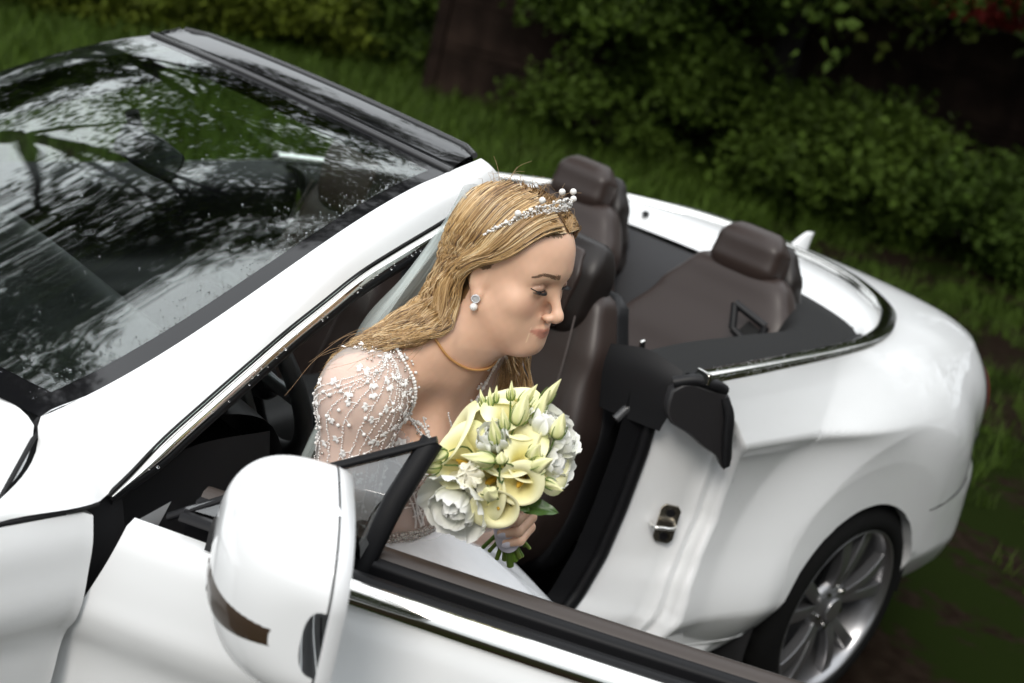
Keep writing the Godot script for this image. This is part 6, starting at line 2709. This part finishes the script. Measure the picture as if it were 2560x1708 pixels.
# ================================================================= rain drops and small things
func build_details() -> void:
	var water := mat(1, 1, 1, 0.0, 0.0, {"refraction_enabled": true, "refraction_scale": 0.033})
	water.transparency = BaseMaterial3D.TRANSPARENCY_ALPHA
	water.albedo_color = Color(1, 1, 1, 0.0)
	var b := MB.new()
	for i in 420:
		var t := rr(0.03, 0.97)
		var u: float = 0.952 - pow(rr(0, 1), 3.0) * (0.10 + 0.5 * (1.0 if i % 5 == 0 else 0.0))
		if i % 6 == 0:
			u = rr(-0.6, 0.9)
		var p := glass_point(u, t)
		var e := glass_point(u, minf(t + 0.01, 1.0)) - p
		var f := glass_point(u + 0.01, t) - p
		var n := f.cross(e).normalized()
		if n.y < 0:
			n = -n
		var r := rr(0.0006, 0.0018) * (1.8 if rr(0, 1) < 0.1 else 1.0)
		drop(b, p, n, r)
	var oc := spl(O, 80)
	for i in 110:
		var k := 1 + int(pow(rr(0, 1), 0.7) * 77.0)
		var tn := (oc[k + 1] - oc[k - 1]).normalized()
		var dn := tn.cross(V(0, 0.49, 0.87)).normalized()
		if dn.y > 0:
			dn = -dn
		var sn := dn.cross(tn).normalized()
		if sn.z < 0:
			sn = -sn
		drop(b, oc[k] + dn * rr(0.006, 0.024) + sn * 0.0095, sn, rr(0.0009, 0.0024))
	for i in 160:
		var s := rr(0.02, 0.45)
		var p := ring_at(s)
		drop(b, p + V(0, rr(0.0, 0.012), 0.0025), V(0, 0.3, 1).normalized(), rr(0.0008, 0.0018))
		drop(b, p + V(0, 0.0172, -rr(0.012, 0.026)), Vector3.UP, rr(0.0006, 0.0016))
	var o := part("rain_drops", b, water, car)
	o.set_meta("kind", "stuff")
	var dust := MB.new()
	for i in 260:
		var s := s_of_x(rr(2.15, 3.3))
		var y := rr(0.66, 0.93)
		var p := flank(s, y)
		dust.ball(p + V(0, 0, 0.0005), Vector3.ONE * rr(0.0007, 0.0013), 6)
	var o2 := part("rain_specks", dust, water, car)
	o2.set_meta("kind", "stuff")
	# guessed bag on the far front seat; glints and reflected sky put into colour
	var h := node("small_handbag", self, V(1.905, 0.60, -0.30))
	tag(h, "small bag guessed on the far front seat, its sky reflection and amber glints put into the colour", "bag")
	var bm := MB.new()
	bm.tube(spl([V(0.03, 0.012, 0), V(0.10, 0.03, -0.01), V(0.165, 0.042, -0.02), V(0.23, 0.045, -0.03), V(0.30, 0.018, -0.04)], 24), 0.021, 12)
	part("handle", bm, mat(0.60, 0.58, 0.70, 0.3), h)  # pale lilac stands in for sky reflected in the handle
	var bo := MB.new()
	bo.box(Transform3D(Basis(Vector3.UP, 0.3), V(0.06, -0.04, 0.0)), V(0.22, 0.10, 0.10), 0.03)
	part("bag_body", bo, mat(0.45, 0.43, 0.46, 0.4), h)
	for q in [[V(-0.068, 0.005, 0.02), 0.013], [V(-0.035, 0.010, 0.02), 0.019], [V(0.02, 0.012, 0.03), 0.014]]:
		var g := MB.new()
		g.ball(q[0], Vector3.ONE * q[1], 14)
		part("amber_glint", g, mat(0.85, 0.42, 0.07, 0.3, 0.3), h)  # orange balls coloured to stand in for amber glints

func drop(b: MB, p: Vector3, n: Vector3, r: float) -> void:
	var a := n.cross(V(0.3, 0.8, 0.5)).normalized()
	b.ball(p + n * r * 0.15, V(r, r * 0.65, r), 8, Basis(a, n, a.cross(n)))
# ================================================================= the place

func leaf_cluster(n: int, spread: float, size: float) -> ArrayMesh:
	var b := MB.new()
	for i in n:
		var p := V(rr(-1, 1), rr(-0.7, 0.7), rr(-1, 1)) * spread
		var d := V(rr(-1, 1), rr(-0.9, 0.35), rr(-1, 1)).normalized()
		var s := d.cross(V(rr(-1, 1), rr(0.4, 1), rr(-1, 1))).normalized()
		var l := size * rr(0.7, 1.2)
		var w := l * 0.30
		var u := d.cross(s)
		var a := p
		var t := p + d * l - u * l * 0.1
		var m1 := p + d * l * 0.45 + s * w + u * l * 0.08
		var m2 := p + d * l * 0.45 - s * w + u * l * 0.08
		b.tri(a, m1, t)
		b.tri(a, t, m2)
	return b.mesh()

func foliage(called: String, parent: Node3D, mesh: Mesh, m: Material, places: Array, tint: Callable) -> MultiMeshInstance3D:
	var mm := MultiMesh.new()
	mm.transform_format = MultiMesh.TRANSFORM_3D
	mm.use_colors = true
	mm.mesh = mesh
	mm.instance_count = places.size()
	for i in places.size():
		var bs := Basis(V(rr(-1, 1), rr(-1, 1), rr(-1, 1)).normalized(), rr(0, TAU)).scaled(Vector3.ONE * rr(0.75, 1.3))
		mm.set_instance_transform(i, Transform3D(bs, places[i]))
		mm.set_instance_color(i, tint.call(i))
	var o := MultiMeshInstance3D.new()
	o.name = called
	o.multimesh = mm
	o.set_meta("kind", "stuff")
	o.material_override = m
	parent.add_child(o, true)
	return o

var leaf_a: ArrayMesh
var leaf_b: ArrayMesh
var leaf_m: StandardMaterial3D
var bark: StandardMaterial3D

# crown of clumps round a set of limbs
func crown_points(c: Vector3, r: Vector3, clumps: int, per: int, tight: float) -> Array:
	var out := []
	for k in clumps:
		var d := V(rr(-1, 1), rr(-1, 1), rr(-1, 1)).normalized() * pow(rr(0.05, 1.0), 0.45)
		var cc := c + d * r
		var fl := rr(0.3, 0.6)
		for i in per:
			var g := V(rng.randfn(), rng.randfn() * fl, rng.randfn()) * tight
			out.append(cc + g)
	return out

func tree(called: String, at: Vector3, crown: Vector3, r: Vector3, clumps: int, per: int, tight: float, col: Color, trunk_r: float, label: String, category: String, group := "", mesh: Mesh = null) -> Node3D:
	var t := node(called, self, at)
	tag(t, label, category, group)
	var pts := crown_points(crown, r, clumps, per, tight)
	var b := MB.new()
	var top := crown + V(0, r.y * 0.3, 0)
	b.tube(spl([V(0, -0.1, 0), V(rr(-0.1, 0.1), top.y * 0.3, rr(-0.1, 0.1)) + crown * V(0.2, 0, 0.2), top * V(0.6, 0.65, 0.6), top], 14), tapers(14, trunk_r, trunk_r * 0.25), 9)
	for k in 9:
		var s := top * rr(0.45, 0.9)
		s.x = lerp(0.0, top.x, s.y / top.y)
		s.z = lerp(0.0, top.z, s.y / top.y)
		var e: Vector3 = pts[(k * 97) % pts.size()]
		b.tube(spl([s, s.lerp(e, 0.5) + V(0, 0.2, 0), e], 9), tapers(9, trunk_r * 0.4, trunk_r * 0.06), 6)
	part("trunk", b, bark, t)
	foliage("crown", t, mesh if mesh else leaf_a, leaf_m, pts, func(_i: int) -> Color: return col * rr(0.55, 1.35) + Color(rr(0, 0.012), 0, 0))
	return t

func tapers(n: int, a: float, b: float) -> Array:
	var o := []
	for i in n:
		o.append(lerp(a, b, pow(float(i) / (n - 1), 0.8)))
	return o

func bush(called: String, at: Vector3, r: Vector3, clumps: int, per: int, tight: float, col: Color, label: String, category := "bush", group := "") -> void:
	var t := node(called, self, at)
	tag(t, label, category, group)
	var pts := crown_points(V(0, r.y * 0.85, 0), r, clumps, per, tight)
	for i in pts.size():
		pts[i].y = abs(pts[i].y) + 0.03
	var b := MB.new()
	for k in 7:
		var e: Vector3 = pts[(k * 131) % pts.size()]
		b.tube(spl([V(rr(-0.1, 0.1), -0.05, rr(-0.1, 0.1)), e * 0.5 + V(0, 0.15, 0), e], 8), tapers(8, 0.022, 0.006), 5)
	part("stem", b, bark, t)
	foliage("leaves", t, leaf_b, leaf_m, pts, func(_i: int) -> Color: return col * rr(0.5, 1.4))

func build_place() -> void:
	leaf_a = leaf_cluster(16, 0.22, 0.115)
	leaf_b = leaf_cluster(16, 0.15, 0.085)
	leaf_m = mat(1, 1, 1, 0.6, 0.0, {"metallic_specular": 0.22, "vertex_color_use_as_albedo": true, "backlight_enabled": true, "backlight": Color(0.5, 0.55, 0.2), "cull_mode": BaseMaterial3D.CULL_DISABLED})
	bark = mat(0.022, 0.016, 0.012, 0.9, 0.0, {"albedo_texture": noise_tex(0.03, Color(0.45, 0.45, 0.45), Color(1, 1, 1), 256), "uv1_triplanar": true, "uv1_scale": V(3, 0.7, 3)})
	ground()
	fence()
	var dark := Color(0.042, 0.072, 0.012)
	var mid := Color(0.050, 0.082, 0.012)
	var sunlit_lime := Color(0.105, 0.135, 0.016)  # sunlight on the open side put into a brighter leaf colour
	# tall trees on the far side of the car, whose crowns the windscreen mirrors
	tree("lime_tree", V(1.8, 0, -8.6), V(0.2, 8.6, 1.4), V(2.6, 3.0, 2.0), 46, 34, 0.36, mid, 0.16, "tall leafy tree left of the fence, mirrored in the middle of the windscreen", "tree", "trees beyond the car")
	tree("lime_tree", V(3.9, 0, -10.2), V(1.4, 7.0, 1.4), V(2.7, 2.6, 2.2), 44, 36, 0.38, mid, 0.19, "tall leafy tree mirrored beside the header in the windscreen", "tree", "trees beyond the car")
	tree("lime_tree", V(-1.4, 0, -8.2), V(0.3, 10.8, 1.2), V(1.8, 1.6, 1.6), 22, 30, 0.34, mid, 0.14, "lighter green tree mirrored low in the windscreen near the bonnet", "tree", "trees beyond the car")
	tree("lime_tree", V(5.2, 0, -11.4), V(-1.6, 12.4, 3.4), V(3.2, 2.0, 2.2), 44, 34, 0.36, mid, 0.22, "tallest leafy tree, its high boughs mirrored along the near edge of the windscreen", "tree", "trees beyond the car")
	tree("elm_tree", V(10.75, 0, -5.1), V(-0.9, 3.6, 0.2), V(3.0, 1.7, 2.4), 62, 40, 0.46, dark, 0.20, "dark leaning tree in front of the brown fence", "tree", "trees beyond the car")
	tree("elm_tree", V(12.2, 0, -1.2), V(-0.2, 3.9, -0.2), V(2.8, 1.9, 2.6), 56, 40, 0.46, dark, 0.20, "dark tree at the right end of the fence", "tree", "trees beyond the car")
	tree("lime_tree", V(15.6, 0, -6.0), V(0, 2.7, 0), V(2.4, 1.3, 2.0), 40, 36, 0.42, sunlit_lime, 0.12, "yellow green tree behind the fence at the top right corner", "tree", "trees beyond the car")
	for q in [[V(3.4, 0, -9.6), "tall dark hedge bush mirrored at the top of the windscreen"], [V(1.2, 0, -9.2), "tall dark hedge bush mirrored at the left of the windscreen"]]:
		bush("hedge_bush", q[0], V(1.4, 2.9, 1.0), 52, 40, 0.26, mid, q[1], "bush", "bushes along the fence")
	var red := bush_red(V(13.9, 0, -4.9))
	# unseen trees massed to keep sky light off the white flank; chrome mirrors them
	var fronts := [[V(-1.5, 0, 10.8), "unseen dark tree behind the photographer on the left"], [V(2.5, 0, 8.8), "unseen dark tree close behind the photographer"], [V(7.5, 0, 7.6), "unseen dark tree behind the photographer on the right"], [V(12.0, 0, 4.6), "dark tree behind the rear wheel, out of the picture"]]
	for q in fronts:
		tree("oak_tree", q[0], V(0, 4.0, 0), V(3.6, 3.8, 3.0), 80, 34, 0.60, mid, 0.22, q[1], "tree", "trees round the clearing")
	#MORE
	# undergrowth along the fence
	var spots := [
		[V(9.4, 0, -5.9), V(1.2, 1.35, 1.0), 32, 40, mid, "dense green bush in front of the fence, above the far rear seat"],
		[V(10.2, 0, -4.0), V(1.1, 0.55, 1.0), 24, 36, mid, "low dark bush at the foot of the leaning tree"],
		[V(11.0, 0, -2.6), V(1.2, 0.5, 1.0), 22, 34, dark, "low dark bush to the right of the leaning tree"],
		[V(9.6, 0, -8.3), V(0.7, 1.3, 0.7), 18, 36, mid, "leafy bush at the left end of the brown fence"],
		[V(9.0, 0, -9.9), V(1.0, 1.0, 0.9), 24, 36, mid, "mid green bush above the middle of the roof header"],
		[V(7.9, 0, -9.7), V(0.9, 0.55, 0.8), 22, 36, sunlit_lime, "yellow green bush behind the roof header"],
		[V(6.9, 0, -10.4), V(1.1, 0.55, 0.9), 24, 36, sunlit_lime, "yellow green bush, daylight put into its leaf colour, behind the far corner of the windscreen"],
		[V(5.6, 0, -9.9), V(1.0, 0.45, 0.8), 22, 36, sunlit_lime, "yellow green bush, daylight put into its leaf colour, at the top left corner"],
		[V(8.2, 0, -12.0), V(1.6, 0.9, 1.2), 26, 36, sunlit_lime, "far bush, daylight put into its leaf colour, at the top edge, left of the fence"],
		[V(11.9, 0, -0.7), V(1.0, 0.5, 0.9), 14, 30, dark, "small dark bush at the right edge of the picture"],
	]
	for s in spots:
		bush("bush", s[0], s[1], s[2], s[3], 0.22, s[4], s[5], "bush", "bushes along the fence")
	grass()

func bush_red(at: Vector3) -> Node3D:
	var t := node("flowering_shrub", self, at)
	tag(t, "tall shrub with coral red blossom behind the fence at the top right", "shrub")
	var b := MB.new()
	var pts := crown_points(V(0, 2.35, 0), V(0.45, 0.4, 0.45), 9, 26, 0.16)
	for k in 6:
		var e: Vector3 = pts[(k * 31) % pts.size()]
		b.tube(spl([V(rr(-0.1, 0.1), -0.05, rr(-0.1, 0.1)), e * 0.5, e], 8), tapers(8, 0.03, 0.008), 5)
	part("stem", b, bark, t)
	foliage("blossom", t, leaf_b, leaf_m, pts, func(_i: int) -> Color: return Color(0.42, 0.055, 0.05) * rr(0.6, 1.2))
	return t

func ground() -> void:
	var rows := []
	for i in 61:
		var r := PackedVector3Array()
		for j in 61:
			var x := -70 + j * 140.0 / 60.0
			var z := -70 + i * 140.0 / 60.0
			r.append(V(x, 0, z))
		rows.append(r)
	var g := MB.new()
	g.grid(flip(rows))
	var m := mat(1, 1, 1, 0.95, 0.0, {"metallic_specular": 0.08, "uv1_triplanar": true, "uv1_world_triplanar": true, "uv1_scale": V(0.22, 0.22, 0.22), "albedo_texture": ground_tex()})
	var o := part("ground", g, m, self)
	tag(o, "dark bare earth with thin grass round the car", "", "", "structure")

func ground_tex() -> ImageTexture:
	var n1 := FastNoiseLite.new()
	n1.frequency = 0.012
	n1.fractal_octaves = 5
	var n2 := FastNoiseLite.new()
	n2.frequency = 0.09
	n2.seed = 5
	n2.fractal_octaves = 4
	var im := Image.create(512, 512, false, Image.FORMAT_RGB8)
	for y in 512:
		for x in 512:
			var a := TAU * x / 512.0
			var b := TAU * y / 512.0
			var q := V(cos(a), sin(a), cos(b)) * 81.0
			var k := n1.get_noise_3d(q.x, q.y, q.z + sin(b) * 57.0) + 0.35 * n2.get_noise_2d(x, y)
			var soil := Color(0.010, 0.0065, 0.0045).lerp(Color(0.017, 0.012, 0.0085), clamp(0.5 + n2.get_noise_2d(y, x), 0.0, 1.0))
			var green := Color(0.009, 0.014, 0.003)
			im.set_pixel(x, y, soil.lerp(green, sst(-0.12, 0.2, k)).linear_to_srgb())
	return ImageTexture.create_from_image(im)

func fence() -> void:
	var o := V(9.4, 0, -6.7)
	var t := V(0.684, 0, 0.729)
	var nrm := V(-0.729, 0, 0.684)
	var f := node("panel_fence", self, o)
	tag(f, "dark brown fence of stacked concrete panels between posts, half hidden by leaves", "fence")
	var bs := Basis(t, Vector3.UP, nrm * 1.0)
	bs = Basis(t, Vector3.UP, t.cross(Vector3.UP))
	f.basis = bs
	var pm := mat(0.034, 0.022, 0.017, 0.85, 0.0, {"metallic_specular": 0.2, "albedo_texture": noise_tex(0.01, Color(0.55, 0.55, 0.55), Color(1, 1, 1), 256, 5), "uv1_triplanar": true, "uv1_scale": V(0.8, 0.8, 0.8)})
	var pb := MB.new()
	pb.box(Transform3D(), V(1.9, 0.499, 0.05), 0.010)
	pb.box(Transform3D(Basis(), V(0, 0, 0.026)), V(1.7, 0.33, 0.02), 0.009)
	pb.box(Transform3D(Basis(), V(0, 0, -0.026)), V(1.7, 0.33, 0.02), 0.009)
	var pmesh := pb.mesh()
	var sb := MB.new()
	sb.box(Transform3D(Basis(), V(0, 1.05, 0)), V(0.13, 2.2, 0.13), 0.012)
	var smesh := sb.mesh()
	for i in range(-1, 9):
		var po := part("post", smesh, pm, f)
		po.position = V(i * 2.02 + 0.55, 0, 0)
		for k in 4:
			var o2 := part("panel", pmesh, pm, f)
			o2.position = V(i * 2.02 + 1.56, 0.27 + k * 0.5, 0)

func grass() -> void:
	var b := MB.new()
	for i in 9:
		var a := rr(0, TAU)
		var d := V(cos(a), 0, sin(a))
		var p := V(rr(-0.04, 0.04), 0, rr(-0.04, 0.04))
		var h := rr(0.06, 0.15)
		var s := V(-d.z, 0, d.x) * 0.003
		var m := p + d * h * 0.25 + V(0, h * 0.6, 0)
		var e := p + d * h * 0.65 + V(0, h, 0)
		b.tri(p - s, p + s, m + s * 0.8)
		b.tri(p - s, m + s * 0.8, m - s * 0.8)
		b.tri(m - s * 0.8, m + s * 0.8, e)
	var pts := []
	var fn := FastNoiseLite.new()
	fn.frequency = 0.35
	while pts.size() < 16000:
		var x := rr(2.6, 15.0)
		var z := rr(-15.0, 2.2)
		var far := V(x, 0, z).distance_to(V(-0.1, 0, 2.2))
		if fn.get_noise_2d(x, z) + 0.25 * rr(-1, 1) + (0.35 if z < -3.0 else -0.05) < 0.0:
			continue
		if rr(0, 1) > clamp(9.0 / far, 0.3, 1.0):
			continue
		if x < 3.7 and z > -1.0 and z < 0.95:
			continue
		pts.append(V(x, 0, z))
	var o := foliage("grass", self, b.mesh(), leaf_m, pts, func(_i: int) -> Color: return Color(0.052, 0.088, 0.012) * rr(0.6, 1.3))
	for i in pts.size():
		o.multimesh.set_instance_transform(i, Transform3D(Basis(Vector3.UP, rr(0, TAU)).scaled(Vector3.ONE * (rr(0.8, 1.8) if pts[i].z < -3.5 else rr(0.35, 1.0))), pts[i]))
	tag(o, "thin grass growing out of the dark earth", "grass", "", "stuff")
